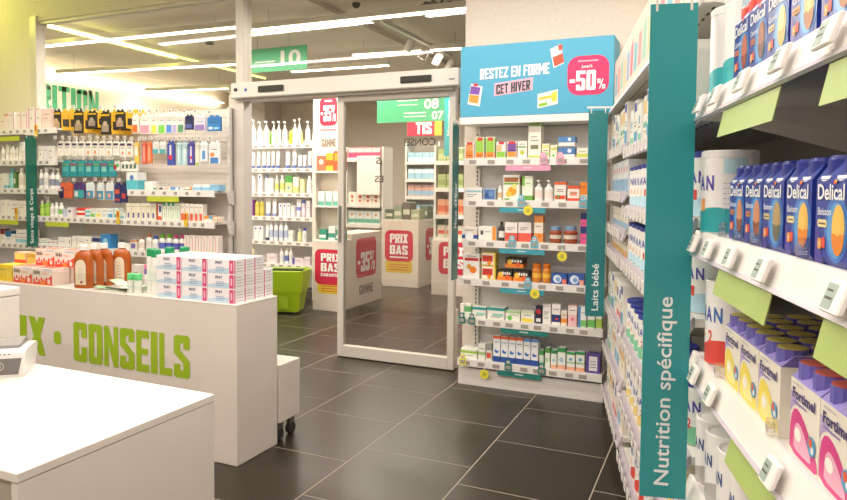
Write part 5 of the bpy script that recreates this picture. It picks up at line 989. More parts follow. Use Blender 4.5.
# ------------------------------------------------------------------ goods on the advice counter
CT = CZ+.0022
def phy():
    w, d, h = .170, .077, .0735; mb = MB().rbox(-w/2, -d/2, 0, w/2, d/2, h, M('f1eef0', .4), .001)
    y = -d/2-.0005
    mb.rect(w*.5-.030, .003, w*.5-.003, h-.003, y, M('d8477c', .45)).quad([(-w/2+.002, y, .002), (w*.5-.032, y, .002), (w*.5-.032, y, h*.42), (-w*.1, y, h*.36), (-w/2+.002, y, h*.22)], M('c3d9ea', .45))
    mb.text('PHY', -.033, h*.66, .012, h*.86, y-.0004, M('2e2f66', .5), .03)
    for q in range(3): mb.rect(-.03, h*(.18+q*.12), .02+.006*(q % 2), h*(.18+q*.12)+.003, y-.0004, M('7a9cc4', .5))
    mb.rect(w*.5-.021, h*.25, w*.5-.012, h*.75, y-.0004, M('f0c6d6', .5))
    x = w/2+.0005
    for z0, z1, y0, y1, mt in ((.003, h-.003, -d/2+.001, -d/2+.009, M('d8477c', .45)), (h*.15, h*.19, -.02, .03, GREYT), (h*.35, h*.39, -.02, .03, GREYT), (h*.55, h*.59, -.02, .03, GREYT), (h*.75, h*.79, -.02, .02, GREYT)):
        mb.quad([(x, y0, z0), (x, y1, z0), (x, y1, z1), (x, y0, z1)], mt)
    zt = h+.0004; mb.quad([(-w/2+.004, -.01, zt), (w/2-.004, -.01, zt), (w/2-.004, .01, zt), (-w/2+.004, .01, zt)], M('e8a6c0', .5))
    return mb.mesh('saline_carton'), w, d, h
PM, pw_, pd_, ph_ = phy()
for lay in range(3):
    for r in range(4 if lay < 2 else 3):
        for c in range(3):
            link('saline_carton', PM, None, (-2.186-pw_/2-(2-c)*(pw_+.0025), CY0+.018+pd_/2+r*(pd_+.0015), CT+lay*(ph_+.0005)), 0,
                 'white PHY carton with pink end, %s layer, %s column, %s row from front' % (['bottom', 'middle', 'top'][lay], ['left', 'middle', 'right'][c], ORD[r]), 'carton', 'stacked PHY cartons on the counter corner')
def grip():
    w, d, h = .168, .115, .098; mb = MB().rbox(-w/2, -d/2, 0, w/2, d/2, h, M('f2e3da', .4), .001); y = -d/2-.0005
    R = M('e84a34', .45); O = M('f0863c', .45)
    mb.quad([(-w/2+.001, y, .001), (w/2-.001, y, .001), (w/2-.001, y, h*.62), (w*.1, y, h*.2), (-w/2+.001, y, h*.12)], R)
    for q in range(6): mb.disc(-w*.42+q*.021, h*(.22+.12*(q % 2)), .008, .012, y-.0005, R)
    mb.disc(w*.02, h*.13, .02, .014, y-.0006, O).disc(w*.33, h*.22, .013, .015, y-.0006, M('f6e0d0', .5))
    [mb.rect(-w*.44+q*w*.085, h*.62, -w*.44+q*w*.085+w*.06, h*(.86-.06*(q % 2)), y-.0005, M('7a6a4c', .5)) for q in range(4)]; mb.rect(w*.0, h*.66, w*.26, h*.70, y-.0005, O); mb.rect(w*.05, h*.9, w*.48, h*.96, y-.0005, M('a8c6da', .5))
    zt = h+.0004; mb.quad([(-w*.48, -d*.45, zt), (w*.48, -d*.45, zt), (w*.3, d*.45, zt), (-w*.48, d*.45, zt)], M('ef7060', .45))
    return mb.mesh('cold_relief_carton')
GM = grip()
for k, (x, y, z, lb) in enumerate(((-3.785, 2.685, 0, 'red and white cold remedy carton, bottom layer, left'), (-3.61, 2.685, 0, 'red and white cold remedy carton, bottom layer, right'), (-3.715, 2.78, .0985, 'red and white cold remedy carton, top layer, left'), (-3.545, 2.78, .0985, 'red and white cold remedy carton, top layer, right'), (-3.785, 2.805, 0, 'red and white cold remedy carton, rear left of bottom layer'), (-3.61, 2.805, 0, 'red and white cold remedy carton, rear right of bottom layer'))):
    link('cold_relief_carton', GM, None, (x, y, CT+z), 0, lb, 'carton', 'red cold remedy cartons on the counter')
def ybox(name, x, y, w, d, h, c, art, lb): 
    mb = MB().rbox(-w/2, -d/2, 0, w/2, d/2, h, M(c, .4), .001); print_front(mb, art, w, h, -d/2); mb.build(name, None, (x, y, CT), 0, label=lb, cat='carton', group='yellow cartons on the counter')
ybox('yellow_carton', -3.945, 2.68, .12, .10, .10, 'e8c82a', 'r.6,.2,.95,.6,f2d85a l.1,.7,.5', 'bright yellow carton at the left photo edge of the counter')
ybox('yellow_carton', -3.93, 2.84, .13, .07, .150, 'e0b85a', 'r.0,.85,1,1,c89a3a r.1,.3,.9,.6,e8cc80', 'golden carton behind the red cold remedy cartons, left')
ybox('yellow_carton', -4.06, 2.84, .11, .07, .155, 'e8b89a', 'r.0,.4,1,.7,e8502f r.1,.7,.9,.95,f0d060', 'orange and yellow carton behind the bright yellow carton')
# amber bottles
def amber():
    A = M('c0601e', .15); A.node_tree.nodes['Principled BSDF'].inputs['Transmission Weight'].default_value = .2; w, h = .072, .19; mb = MB(); n = 20
    prof = [(.95, 0), (1, .006), (1, .145), (.97, .165), (.88, .185), (.70, .202), (.45, .211), (.33, .214), (.32, .225)]
    V = []; 
    for i in range(len(prof)-1):
        (r0, a), (r1, b) = prof[i], prof[i+1]
        ring_ = lambda r, z: [(.055*r*math.copysign(abs(math.sin(t*2*PI/n))**.75, math.sin(t*2*PI/n)), -.028*r*math.copysign(abs(math.cos(t*2*PI/n))**.75, math.cos(t*2*PI/n)), z) for t in range(n)]
        mb.add(ring_(r0, a)+ring_(r1, b), [(t, (t+1) % n, (t+1) % n+n, t+n) for t in range(n)], A, True)
    body = mb.mesh('body')
    cap = MB().lathe([(.021, .216), (.021, .243), (.018, .246)], M('f0ece4', .4), 14).mesh('cap')
    L = MB(); P = [(-.032, .02), (.032, .02), (.032, .13)]+[(.032*math.cos(t*PI/6), .13+.034*math.sin(t*PI/6)) for t in range(1, 6)]+[(-.032, .13)]
    L.quad([(x, -.0288, z) for x, z in P], M('e9dcc4', .5)).rect(-.003, .028, .012, .042, -.0292, M('a03a5a', .5)); 
    for q in range(4): L.rect(-.014, .06+q*.016, .012, .063+q*.016, -.0292, GREYT)
    return [('body', body), ('cap', cap), ('label', L.mesh('label'))]
AM = amber()
for k, (x, y) in enumerate(((-3.305, 2.66), (-3.30, 2.725), (-3.295, 2.79), (-3.235, 2.865))):
    put('amber_bottle', AM, (x, y, CT), .28, 'amber glass bottle with white cap, %s from the left on the counter' % ORD[k], 'bottle', 'amber bottles on the counter')
# sachets
SM = None
for k in range(9):
    if SM is None:
        mb = MB(); n = 6
        for i in range(n):
            x0 = -.055+.11*i/n; x1 = x0+.11/n; b0 = .006*math.sin(PI*i/n); b1 = .006*math.sin(PI*(i+1)/n)
            mt = M('bfe0b8', .3) if i < 3 else M('e6ead8', .3)
            mb.add([(x0, -.035, .001), (x1, -.035, .001), (x1, 0, .002+b1), (x0, 0, .002+b0), (x1, .035, .001), (x0, .035, .001)], [(0,1,2,3), (3,2,4,5)], mt, True)
            mb.add([(x0, -.035, 0), (x1, -.035, 0), (x1, .035, 0), (x0, .035, 0)], [(3,2,1,0)], mt)
        mb.rect(-.0, -.0, .0, .0, 0, INK); SM = mb.mesh('sachet')
    link('sachet', SM, None, (-3.15+.03*k+.02*(k % 2), 2.675+.028*(k % 3), CT+.008+.013*(k % 4)), .5-.25*k, 'pale green foil sachet in the heap beside the amber bottles, %s from left' % ORD[k], 'sachet', 'foil sachets heaped on the counter').rotation_euler[1] = (.2, -.18, .3)[k % 3]
# tall white cans and small green-capped bottles
def can(h, r, capc, hc): 
    return [('body', MB().lathe([(r*.96, 0), (r, .004), (r, (h-hc)*.35), (r, (h-hc)*.6), (r, h-hc-.004), (r*.9, h-hc)], [M('f0f0ea', .35), M('f0f0ea', .35), M('dfe9e2', .4), M('f0f0ea', .35), M('f0f0ea', .35)], 16).mesh('body')), ('cap', MB().lathe([(r*.98, h-hc), (r, h-.005), (r*.9, h)], M(capc, .35), 16).mesh('cap'))]
CA = can(.245, .026, '1f9a63', .042)
for k, (x, y) in enumerate(((-2.825, 2.70), (-2.757, 2.665), (-2.785, 2.79), (-2.735, 2.85))):
    put('spray_can', CA, (x, y, CT), 0, 'tall white can with green cap, %s from the left beside the PHY cartons' % ORD[k] if k < 2 else 'tall white can with green cap in the rear, %s' % ('left' if k == 2 else 'right'), 'can', 'white cans with green caps')
CB = can(.105, .021, '6ad88a', .035)
for k, x in enumerate((-2.935, -2.885)):
    put('gel_bottle', CB, (x, 2.66, CT), 0, 'small bottle with light green cap, %s of the pair' % ('left', 'right')[k], 'bottle', 'small bottles with light green caps')
ybox('small_carton', -3.0, 2.87, .07, .05, .13, 'ebe4e4', 'r0,.55,1,.8,6a5a9a r0,.8,1,1,e86a9a', 'small pink and violet carton behind the foil sachets')
ybox('small_carton', -3.12, 2.88, .06, .04, .12, 'cfc8c4', 'l.2,.6,.8', 'small grey carton behind the amber bottles')

# ------------------------------------------------------------------ right gondola (askew)
RZ = math.atan2(-GD.y, -GD.x)                    # local x runs towards the camera, local -y looks into the aisle
def gl(al, perp, z): p = gp(al, perp, z); return (p.x, p.y, p.z)
PF = .3535                                       # front of the price rails
gu = thing('shelf_unit', 'long white nutrition gondola slanting away along the right side', 'shelf', gl(2.0, .6, 0), RZ)
def loc(al, perp): return -(al-2.0), perp-.6     # local x,y of a point (al, perp)
def gbox(mb, a0, a1, p0, p1, z0, z1, mt):
    x0, y0 = loc(a1, p0); x1, y1 = loc(a0, p1); return mb.box(x0, y0, z0, x1, y1, z1, mt)
SH2 = M('cfc8c0', .5)
gbox(MB(), -1.6, 4.32, .80, .815, 0, 2.2, SH2).build('back_panel', gu)
gbox(MB(), -1.6, 4.32, PF+.04, .80, 0, .07, METAL).build('plinth', gu)
for al in (.42, 1.80, 3.34, 4.31):
    mb = gbox(MB(), al-.016, al+.016, .765, .80, 0, 2.2, METAL)
    for k in range(60): 
        x, y = loc(al, .764); mb.box(x-.004, y-.001, .12+k*.034, x+.004, y+.001, .138+k*.034, DARK)
    mb.build('slotted_upright', gu)
gbox(MB(), 4.305, 4.32, PF+.03, .80, 0, 1.9, METAL).build('end_panel', gu)
A_Z = [1.628, 1.295, .985, .66, .33]; B_Z = [1.60, 1.325, 1.065, .70, .415, .135]; C_Z = [1.63, 1.39, 1.20, 1.06, .725, .455, .175]
TAGW = M('f0ece8', .4)
RAIL2 = M('c4bbc4', .35)
def gshelf(a0, a1, z, lip, tags, spacing, style):
    xa, ya = loc(a1, PF); xb, yb_ = loc(a0, .79)
    mb = MB().box(xa, ya+.02, z-.022, xb, yb_, z, METAL)
    mb.prism_x([(ya, z-lip), (ya+.006, z-lip-.004), (ya+.026, z-.018), (ya+.026, z+.003), (ya+.018, z+.003)], xa, xb, RAIL2 if style == 'teeth' else LIP)
    mb.prism_x([(ya-.004, z-lip-.002), (ya+.002, z-lip-.006), (ya+.006, z-lip+.004), (ya, z-lip+.006)], xa, xb, M('cfc6d2', .2))
    for k in range(int((a1-a0)/.06)):
        x = xa+.03+k*.06; mb.box(x-.012, ya+.06, z-.0235, x+.012, ya+.066, z-.0222, DARK)
    for x in (xa+.004, xb-.008): mb.prism_x([(yb_-.005, z-.022), (yb_-.005, z-.12), (ya+.12, z-.034), (ya+.06, z-.022)], x, x+.004, METAL)
    sh = mb.build('shelf', gu)
    if style == 'teeth':
        n = int((a1-a0)/spacing)
        for k in range(n):
            x = xa+.05+k*(xb-xa-.06)/n
            MB().box(-.024, -.004, -.024, .024, -.001, .026, TAGW).rect(-.018, -.014, .018, .018, -.0045, M('dcd6d0', .5)).build('price_tag', sh, (x, ya-.004, z-lip*.55))
    else:
        for al in tags:
            x, y = loc(al, PF)
            tg = MB().rbox(-.028, -.014, -.024, .034, -.002, .026, TAGW, .003).rect(-.024, -.018, .008, .020, -.0146, M('9fb0a8', .4)).rect(-.020, -.004, .004, .0, -.015, INK).rect(-.020, .008, .0, .011, -.015, INK)
            tg.xf(lambda p: (p[0]*.85, p[1]*.8+p[2]*.3, p[2]*.82)).build('electronic_price_tag', sh, (x, y, z-lip*.45))
    return sh
SA = []
ATAGS = [(.60, .94, 1.12, 1.33, 1.53, 1.68), (.70, .885, 1.175, 1.37, 1.55, 1.70), (.75, 1.10, 1.50, 1.66), (.9, 1.3, 1.6), (.9, 1.4)]
for z, tg in zip(A_Z, ATAGS): SA.append(gshelf(.43, 1.79, z, .055, tg, 0, 'esl'))
for z in A_Z: gshelf(-1.55, .41, z, .055, (-1.2, -.8, -.4, 0, .2), 0, 'esl')
for z in B_Z: gshelf(1.81, 3.33, z, .05, (), .105, 'teeth')
for z in C_Z: gshelf(3.35, 4.30, z, .05, (), .105, 'teeth')
gshelf(1.81, 4.30, 1.90, .04, (), 9, 'plain')
# green category cards hung below the near rails
for si, al0, al1, zt in ((0, 1.14, 1.49, 1.566), (0, .62, .955, 1.566), (1, 1.15, 1.49, 1.236), (1, .60, .945, 1.236), (2, 1.10, 1.359, .926)):
    x0, y = loc(al1, PF); x1, _ = loc(al0, PF)
    mb = MB(); g = M('a9bd6e', .45)
    mb.add([(x0, y+.004, 0), (x1, y+.004, 0), (x1, y-.008, -.055), (x0, y-.008, -.055), (x0, y+.006, 0), (x1, y+.006, 0), (x1, y-.006, -.055), (x0, y-.006, -.055)], [(0,3,2,1), (4,5,6,7), (0,1,5,4), (2,3,7,6), (0,4,7,3), (1,2,6,5)], g)
    xm = (x0+x1)/2
    for q in range(7): mb.quad([(xm-.05+q*.014, y-.0005, -.022), (xm-.041+q*.014, y-.0005, -.022), (xm-.041+q*.014, y-.003, -.034-.003*(q % 2)), (xm-.05+q*.014, y-.003, -.034)], M('7fa890', .5))
    mb.build('category_card', SA[si], (0, 0, zt))
# header boards above the far bays
hb_ = thing('header_board', 'pale header board with colourful baby pictures above the milk shelves', 'board', gl(3.05, .40, 1.915), RZ)
bd = MB().rbox(-1.25, -.008, 0, 1.25, .008, .27, M('e9dfd2', .5), .003); bd.build('board', hb_)
art_ = MB()
PAL = ['7fc4d8', 'f0a6a0', 'a8d6c0', 'f2d6a0', '9ab8e0', 'e88a9a']
for k in range(16):
    x = -1.2+k*.15; art_.quad([(x, -.0085, .05), (x+.10, -.0085, .05), (x+.13, -.0085, .16+.03*(k % 3)), (x+.03, -.0085, .19)], M(PAL[k % 6], .5))
art_.build('printed_pictures', hb_)

def gput(name, meshes, al, perp, z, label, cat, group, extra=0):
    p = gl(al, perp, z); return put(name, meshes, p, RZ+extra, label, cat, group)
# --- milk tins
def tin(r, h, text, tc, wave, num, numc, lid='f0efec', base='f1efee'):
    mb = MB().lathe([(r*.97, 0), (r, .004), (r, h*.22), (r, h-.022), (r*.985, h-.018)], [M('d8d6d4', .25, .5), M(wave, .35), M(base, .35), M(base, .35)], 28)
    W_ = r+.0006; y = 0
    for i, ch in enumerate(text): mb.text(ch, -r*.62+i*r*.44, h*.52, -r*.62+(i+.8)*r*.44, h*.70, y, M(tc[i % len(tc)], .45), .03, wrap=W_)
    if num: mb.text(num, -r*.02, h*.27, r*.2, h*.42, y, M(numc, .45), .03, wrap=W_); mb.text('6', -r*.55, h*.30, -r*.35, h*.44, y, M('e8a46a', .45), .02, wrap=W_)
    # curved info panel right of the name and thin lines of small print
    n = 5
    for q in range(n):
        a0 = .95+q*.16; a1 = a0+.16
        mb.quad([(W_*math.sin(a0), -W_*math.cos(a0), h*.72), (W_*math.sin(a1), -W_*math.cos(a1), h*.72), (W_*math.sin(a1), -W_*math.cos(a1), h*.90), (W_*math.sin(a0), -W_*math.cos(a0), h*.90)], M('bfe0ea', .45))
        for j in range(6):
            z = h*(.30+j*.06); mb.quad([(W_*math.sin(a0), -W_*math.cos(a0), z), (W_*math.sin(a1-.03), -W_*math.cos(a1-.03), z), (W_*math.sin(a1-.03), -W_*math.cos(a1-.03), z+.002), (W_*math.sin(a0), -W_*math.cos(a0), z+.002)], M('b9bccb', .5))
    # rising wave at the foot
    for q in range(12):
        a0 = -1.3+q*.26; a1 = a0+.26; z0 = h*(.22+.10*max(0, math.sin((q-3)*.33))); z1 = h*(.22+.10*max(0, math.sin((q-2)*.33)))
        mb.quad([(W_*math.sin(a0), -W_*math.cos(a0), h*.21), (W_*math.sin(a1), -W_*math.cos(a1), h*.21), (W_*math.sin(a1), -W_*math.cos(a1), z1), (W_*math.sin(a0), -W_*math.cos(a0), z0)], M(wave, .35))
    lidm = MB().lathe([(r*1.01, h-.018), (r*1.01, h-.003), (r*.95, h), (r*.8, h-.003)], M(lid, .4), 28).mesh('lid')
    return [('body', mb.mesh('body')), ('lid', lidm)]
NC = ['3b4fa8', '3b4fa8', '5a4aa8']
TINS = {
 'teal': tin(.064, .20, 'NAN', NC, '2fa3a8', '1', 'f0a050'), 'red': tin(.064, .20, 'NAN', ['3b6fb8', '4a5ab0'], 'd84a42', '2', 'e8563c'),
 'plain': tin(.064, .215, 'N', ['b0a0c0'], '35b0b8', None, 'f0a050'), 'small': tin(.050, .165, 'AN', ['2f4f90', '2f4f90'], 'b8b4b4', None, 'f0a050'),
 'blue': tin(.064, .18, 'NAN', NC, 'bcdff0', '1', 'd8453f', '2e3f9a'), 'green': tin(.064, .18, 'NAN', NC, '7fc8a0', '2', 'd8453f', '2e3f9a'), 'gold': tin(.060, .17, 'NA', NC, 'e8cf80', '3', 'd8453f', 'e4dcc0')}
DESC = {'teal': 'white milk tin with teal foot', 'red': 'white milk tin with red foot', 'plain': 'tall white milk tin with turquoise wave', 'small': 'small silver footed milk tin', 'blue': 'navy lidded milk tin with blue foot', 'green': 'navy lidded milk tin with green foot', 'gold': 'baby milk tin with golden foot'}
GT = 'milk tins on the right gondola'
def tins(kind, z, als, perp, where, turn=.55, doff=''):
    for k, al in enumerate(als): gput('milk_tin', TINS[kind], al, perp, z+.0005, '%s, %s from the near end, %s' % (DESC[kind]+doff, ORD[k], where), 'tin', GT, turn+(k*37 % 7-3)*.06)
tins('plain', A_Z[0], (1.625, 1.757), .452, 'top near shelf', .1)
tins('teal', A_Z[1], (1.725,), .432, 'middle near shelf', .35)
tins('red', A_Z[2], (1.68,), .440, 'third near shelf', .5)
tins('small', A_Z[3], (1.44, 1.55, 1.66, 1.765), .43, 'fourth near shelf', .35)
# --- drink packs
def delical(flav, capc, glass1, glass2, tagc, word):
    w, d, h = .108, .104, .155; B = M('2c3f9e', .3); DB = M('23308a', .3); y = -d/2
    mb = MB().prism_x([(-d/2+.006, 0), (d/2-.006, 0), (d/2, .01), (d/2, h*.78), (d/2-.016, h*.93), (-d/2+.016, h*.93), (-d/2, h*.78), (-d/2, .01)], -w/2, w/2, B)
    e = -.0005
    mb.disc(w*.16, h*.34, w*.36, h*.30, y+e, M('3f74c8', .3), 20).disc(w*.18, h*.33, w*.28, h*.25, y+e*2, M('5a9fdc', .3), 20)
    mb.quad([(-w*.49, y+e, .002), (-w*.2, y+e, .002), (-w*.38, y+e, h*.30), (-w*.49, y+e, h*.35)], M('4a3f9a', .3))
    mb.text('Delical', -w*.42, h*.595, w*.40, h*.74, y+e*3, M('f2f2f4', .4), .02)
    mb.disc(w*.12, h*.755, w*.05, h*.018, y+e*3.5, M('e8502f', .4), 10).disc(w*.155, h*.765, w*.03, h*.014, y+e*3.8, M('f2c03a', .4), 10)
    mb.text(word, -w*.40, h*.455, w*.02, h*.525, y+e*3, M('e8ecf4', .4), .01)
    mb.rrect(-w*.40, h*.345, -w*.10, h*.415, .004, y+e*3, M(flav, .4)); mb.rect(-w*.36, h*.37, -w*.14, h*.385, y+e*3.4, M('6a5a4a', .5))
    mb.disc(w*.24, h*.36, w*.185, h*.20, y+e*3, M(glass1, .35), 20)
    mb.quad([(w*.24+w*.185*math.cos(PI+t*PI/10), y+e*3.5, h*.30+h*.19*math.sin(PI+t*PI/10)) for t in range(11)], M(glass2, .35))
    mb.disc(w*.24, h*.40, w*.13, h*.12, y+e*3.8, M(glass1, .3), 16)
    mb.rrect(-w*.38, h*.14, -w*.26, h*.24, .003, y+e*3, M(tagc, .4)).rrect(-w*.25, h*.155, -w*.14, h*.255, .003, y+e*3, M('e0483f', .4)).text('4', -w*.345, h*.165, -w*.30, h*.215, y+e*3.6, M('f4f4f4', .4))
    out = [('sleeve', mb.mesh('sleeve'))]
    for cx in (-w*.25, w*.25):
        for cyy in (-d*.235, d*.235): out.append(('bottle_cap', MB().lathe([(.0215, h*.80), (.0225, h*.83), (.0225, h*.965), (.019, h)], M(capc, .3), 14, 1, 1, cx, cyy).mesh('bottle_cap')))
    c = MB()
    for cx in (-w*.25, w*.25): c.quad([(cx+.017*math.cos(PI+t*PI/6), y-.0008+.0065*max(0, (.5+.5*math.sin(PI+t*PI/6))), h*.815+h*.05*math.sin(PI+t*PI/6)) for t in range(7)], M('e8e8f0', .4))
    out.append(('neck_cutouts', c.mesh('neck_cutouts'))); return out
def fortimel(c1, c2, foil):
    w, d, h = .114, .108, .150; C = M('efe8dc', .4); P = M('8d7fc6', .35); y = -d/2; e = -.0005
    mb = MB().prism_x([(-d/2, 0), (d/2, 0), (d/2, h*.80), (-d/2, h*.80)], -w/2, w/2, C)
    hs = h*.93
    mb.add([(-w/2, y, h*.80), (w/2, y, h*.80), (w/2, y+.022, hs), (-w/2, y+.022, hs)], [(0,1,2,3)], P)
    mb.add([(-w/2, -y, h*.80), (w/2, -y, h*.80), (w/2, -y-.022, hs), (-w/2, -y-.022, hs)], [(3,2,1,0)], P)
    mb.add([(-w/2, y+.022, hs), (w/2, y+.022, hs), (w/2, -y-.022, hs), (-w/2, -y-.022, hs)], [(0,1,2,3)], M('e6e0d4', .4))
    for s in (-1, 1): mb.add([(s*w/2, y, h*.80), (s*w/2, -y, h*.80), (s*w/2, -y-.022, hs), (s*w/2, y+.022, hs)], [(0,1,2,3)], M('7a6cb8', .35))
    mb.text('Fortimel', -w*.40, h*.60, w*.38, h*.715, y+e*3, M('4a3a78', .5), .03); mb.text('NUTRICIA', -w*.38, h*.745, -w*.02, h*.772, y+e*3, M('8a80a8', .5))
    mb.rect(-w*.38, h*.555, w*.1, h*.575, y+e*3, M('8a78b0', .5))
    arc = [(-.49, .06), (-.30, .02), (.05, .015), (.40, .02), (.49, .05), (.46, .13), (.34, .23), (.20, .33), (.05, .42), (-.10, .48), (-.24, .505), (-.36, .48), (-.44, .40), (-.48, .28)]
    mb.quad([(a*w, y+e, b*h) for a, b in arc], M(c1, .4))
    mb.quad([(a*w, y+e*.6, b*h) for a, b in [(-.49, .42), (-.40, .50), (-.26, .545), (-.10, .53), (-.30, .60), (-.49, .66)]], M('b9a6d6', .4))
    mb.quad([(a*w*.62-.02*w, y+e*2, b*h*.62+.06*h) for a, b in arc], M(c2, .4)).disc(-w*.18, h*.25, w*.12, h*.07, y+e*2.5, M('fbf6ee', .4), 16)
    mb.disc(w*.30, h*.26, w*.13, h*.10, y+e*3, M('4fa0d0', .4), 14).disc(w*.27, h*.29, w*.06, h*.05, y+e*3.4, M('e8643c', .4), 10).disc(w*.33, h*.23, w*.05, h*.04, y+e*3.4, M('f2f2ee', .4), 10)
    out = [('sleeve', mb.mesh('sleeve'))]
    for cx in (-w*.25, w*.25):
        for cyy in (-d*.25, d*.25):
            r = .0245; n = 24
            V = [(cx+(r+(.0011 if t % 2 else 0))*math.cos(t*2*PI/n), cyy+(r+(.0011 if t % 2 else 0))*math.sin(t*2*PI/n), z) for z in (h*.78, h*.985) for t in range(n)]
            c = MB(); l = MB(); c.add(V, [(t, (t+1) % n, (t+1) % n+n, t+n) for t in range(n)]+[tuple(range(n, 2*n))], M('6f66bc', .35))
            l.lathe([(r*.98, h*.986), (r*.98, h*.995), (r*.8, h)], M(foil, .3), 16, 1, 1, cx, cyy)
            out += [('ribbed_cap', c.mesh('ribbed_cap')), ('foil_lid', l.mesh('foil_lid'))]
    return out
DV = [delical('e8d9a0', '2a3590', 'f2c35a', 'e8862a', 'f0a03c', 'Boisson'), delical('c87a5a', '2a3590', 'd8906a', '8a4a2c', 'f0a03c', 'Boisson'), delical('c8b48a', '2a3590', 'b89a6a', '6a6a5a', 'f0a03c', 'Boisson')]
DT = [delical('d86a4a', 'd8332f', 'c8684a', '9a3a2c', 'f0a03c', 'Caramel'), delical('b8503a', 'd8332f', 'a8583c', '6a3422', 'f0a03c', 'Caramel'), delical('e8c9a0', 'd8332f', 'efd08a', 'e0b060', 'f0a03c', 'Caramel'), delical('f0a04a', 'd8332f', 'f0b25a', 'a8642c', 'f0a03c', 'Caramel')]
GP_ = 'drink packs on the near right shelves'
for k, al in enumerate((1.475, 1.365, 1.255, 1.135, 1.01, .895, .78, .665, .55)):
    v = DT[[0, 1, 2, 3, 3, 0, 1, 2, 3][k]]
    for r in range(2): gput('drink_pack', v, al, .437+r*.108, A_Z[0]+.0005, 'blue drink pack with red caps, %s from the far end, %s row, top near shelf' % (ORD[k], ['front', 'rear'][r]), 'drink pack', GP_)
for k, al in enumerate((1.475, 1.362, 1.25, 1.13, 1.005, .89, .775, .66, .545)):
    v = DV[[1, 1, 2, 0, 0, 0, 1, 0, 2][k]]
    for r in range(2): gput('drink_pack', v, al, .437+r*.108, A_Z[1]+.0005, 'dark blue drink pack, %s from the far end, %s row, middle near shelf' % (ORD[k], ['front', 'rear'][r]), 'drink pack', GP_)
FV = fortimel('f2dc5a', 'f6ea9a', 'cdbb5c'); FP = fortimel('d8438c', 'f0b0cc', 'b85a52')
for k, al in enumerate((1.48, 1.362, 1.244, 1.08, .963, .845, .728, .611)):
    for r in range(3): gput('drink_pack', FV if k < 3 else FP, al, .440+r*.112, A_Z[2]+.0005, '%s purple topped drink pack, %s from the far end, %s row, third near shelf' % ('yellow' if k < 3 else 'pink', ORD[k], ['front', 'middle', 'rear'][r]), 'drink pack', GP_)
for k, al in enumerate((1.25, 1.13, 1.01)):
    gput('drink_pack', FV, al, .440, A_Z[3]+.0005, 'yellow purple topped drink pack, %s from the far end, fourth near shelf' % ORD[k], 'drink pack', GP_)
# clear front stops
for si, als in ((1, (1.54, 1.42, 1.305, 1.075)), (2, (1.185, 1.54))):
    for al in als:
        x, y = loc(al, .372); MB().box(x-.002, y-.006, .003, x+.002, y+.012, .035, M('f4f4f4', .05, alpha=.15)).tube((x, y-.006, .018), (x, y+.006, .018), .009, M('f4f4f4', .05, alpha=.15), 10).build('clear_stop', SA[si], (0, 0, A_Z[si]))
# --- middle bay: rows of tins; far bay: boxes, jars and tins
mid = [round(1.93+.133*k, 3) for k in range(11)]
PLACE = ['top', 'second', 'third', 'fourth', 'fifth', 'bottom', 'lowest']
for zi, kind in ((1, 'blue'), (2, 'blue'), (3, 'green'), (4, 'gold')): tins(kind, B_Z[zi], mid, .44, PLACE[zi]+' shelf, middle bay', .7)
def card_box(w, h, d, base, bands, nm): 
    mb = MB().rbox(-w/2, -d/2, 0, w/2, d/2, h, M(base, .4), .001); print_front(mb, bands, w, h, -d/2); return [(nm, mb.mesh(nm))]
BXS = [card_box(.10, .20, .12, 'f0ede6', 'r0,0,1,.3,4f9ed0 r.1,.75,.9,.95,3a4aa0 l.2,.5,.8 l.2,.42,.8', 'carton'), card_box(.10, .17, .12, 'eef0ea', 'r0,0,1,.25,7fc4b0 c.5,.6,.2,5a9ac0 l.2,.4,.8', 'carton'), card_box(.09, .14, .1, 'f2e8d8', 'r0,.6,1,.9,e0a860 l.2,.4,.8', 'carton'), card_box(.09, .16, .1, 'e9edf2', 'r0,0,1,.4,86b8dc c.5,.7,.2,d86a5a', 'carton'), card_box(.095, .185, .11, 'ece8da', 'r0,.3,1,.42,5fae9a r.1,.6,.9,.9,e8c070 l.2,.2,.8', 'carton'), card_box(.10, .19, .11, 'f2eeee', 'r0,.0,1,.18,d8604f r.1,.55,.6,.8,3a4aa0 c.7,.35,.18,f0b060', 'carton')]
BD = ['white and blue baby cereal carton', 'white and aqua baby food carton', 'cream and orange baby food carton', 'white carton with pale blue foot', 'cream carton with green belt', 'white carton with red foot']
for k, al in enumerate(mid):
    v_ = (0, 0, 4, 0, 5, 5, 0, 4, 1, 0, 1)[k]
    gput('product_carton', BXS[v_], al, .44, B_Z[0]+.0005, BD[v_]+', %s from the near end, top shelf, middle bay' % ORD[k], 'carton', 'cartons on the middle bay')
for k, al in enumerate(mid[:9]): gput('milk_tin', TINS['red'], al, .44, B_Z[5]+.0005, DESC['red']+', %s from the near end, bottom shelf, middle bay' % ORD[k], 'tin', GT, .6)
farx = [round(3.43+.118*k, 3) for k in range(7)]
for zi in range(7):
    v = [0, 1, 3, 2, 0, 2, 2][zi]
    hmax = [.2, .18, .17, .13, .3, .23, .23][zi]
    hh_ = BXS[v][0][1].vertices
    for k, al in enumerate(farx):
        v = ([0, 4, 4, 1, 5, 0, 4], [1]*7, [3]*7, [2]*7, [0, 5, 5, 4, 0, 1, 1], [2, 2, 3, 3, 2, 1, 1], [2, 3, 5, 5, 2, 2, 4])[zi][k]
        if zi in (1, 2, 3): me = BXS[[3, 2, 2][zi-1]]; nm = [3, 2, 2][zi-1]
        else: me = BXS[v]; nm = v
        if zi in (2, 3) : me = card_box(.085, .10, .09, 'eee6da', 'r0,.0,1,.3,%s l.2,.6,.8' % ['86b8dc', 'e0a860'][zi-2], 'carton') if k == 0 else me_low; me_low = me
        gput('product_carton', me, al, .43, C_Z[zi]+.0005, BD[nm]+', %s from the near end, %s shelf, far bay' % (ORD[k], PLACE[zi]), 'carton', 'cartons on the far bay')

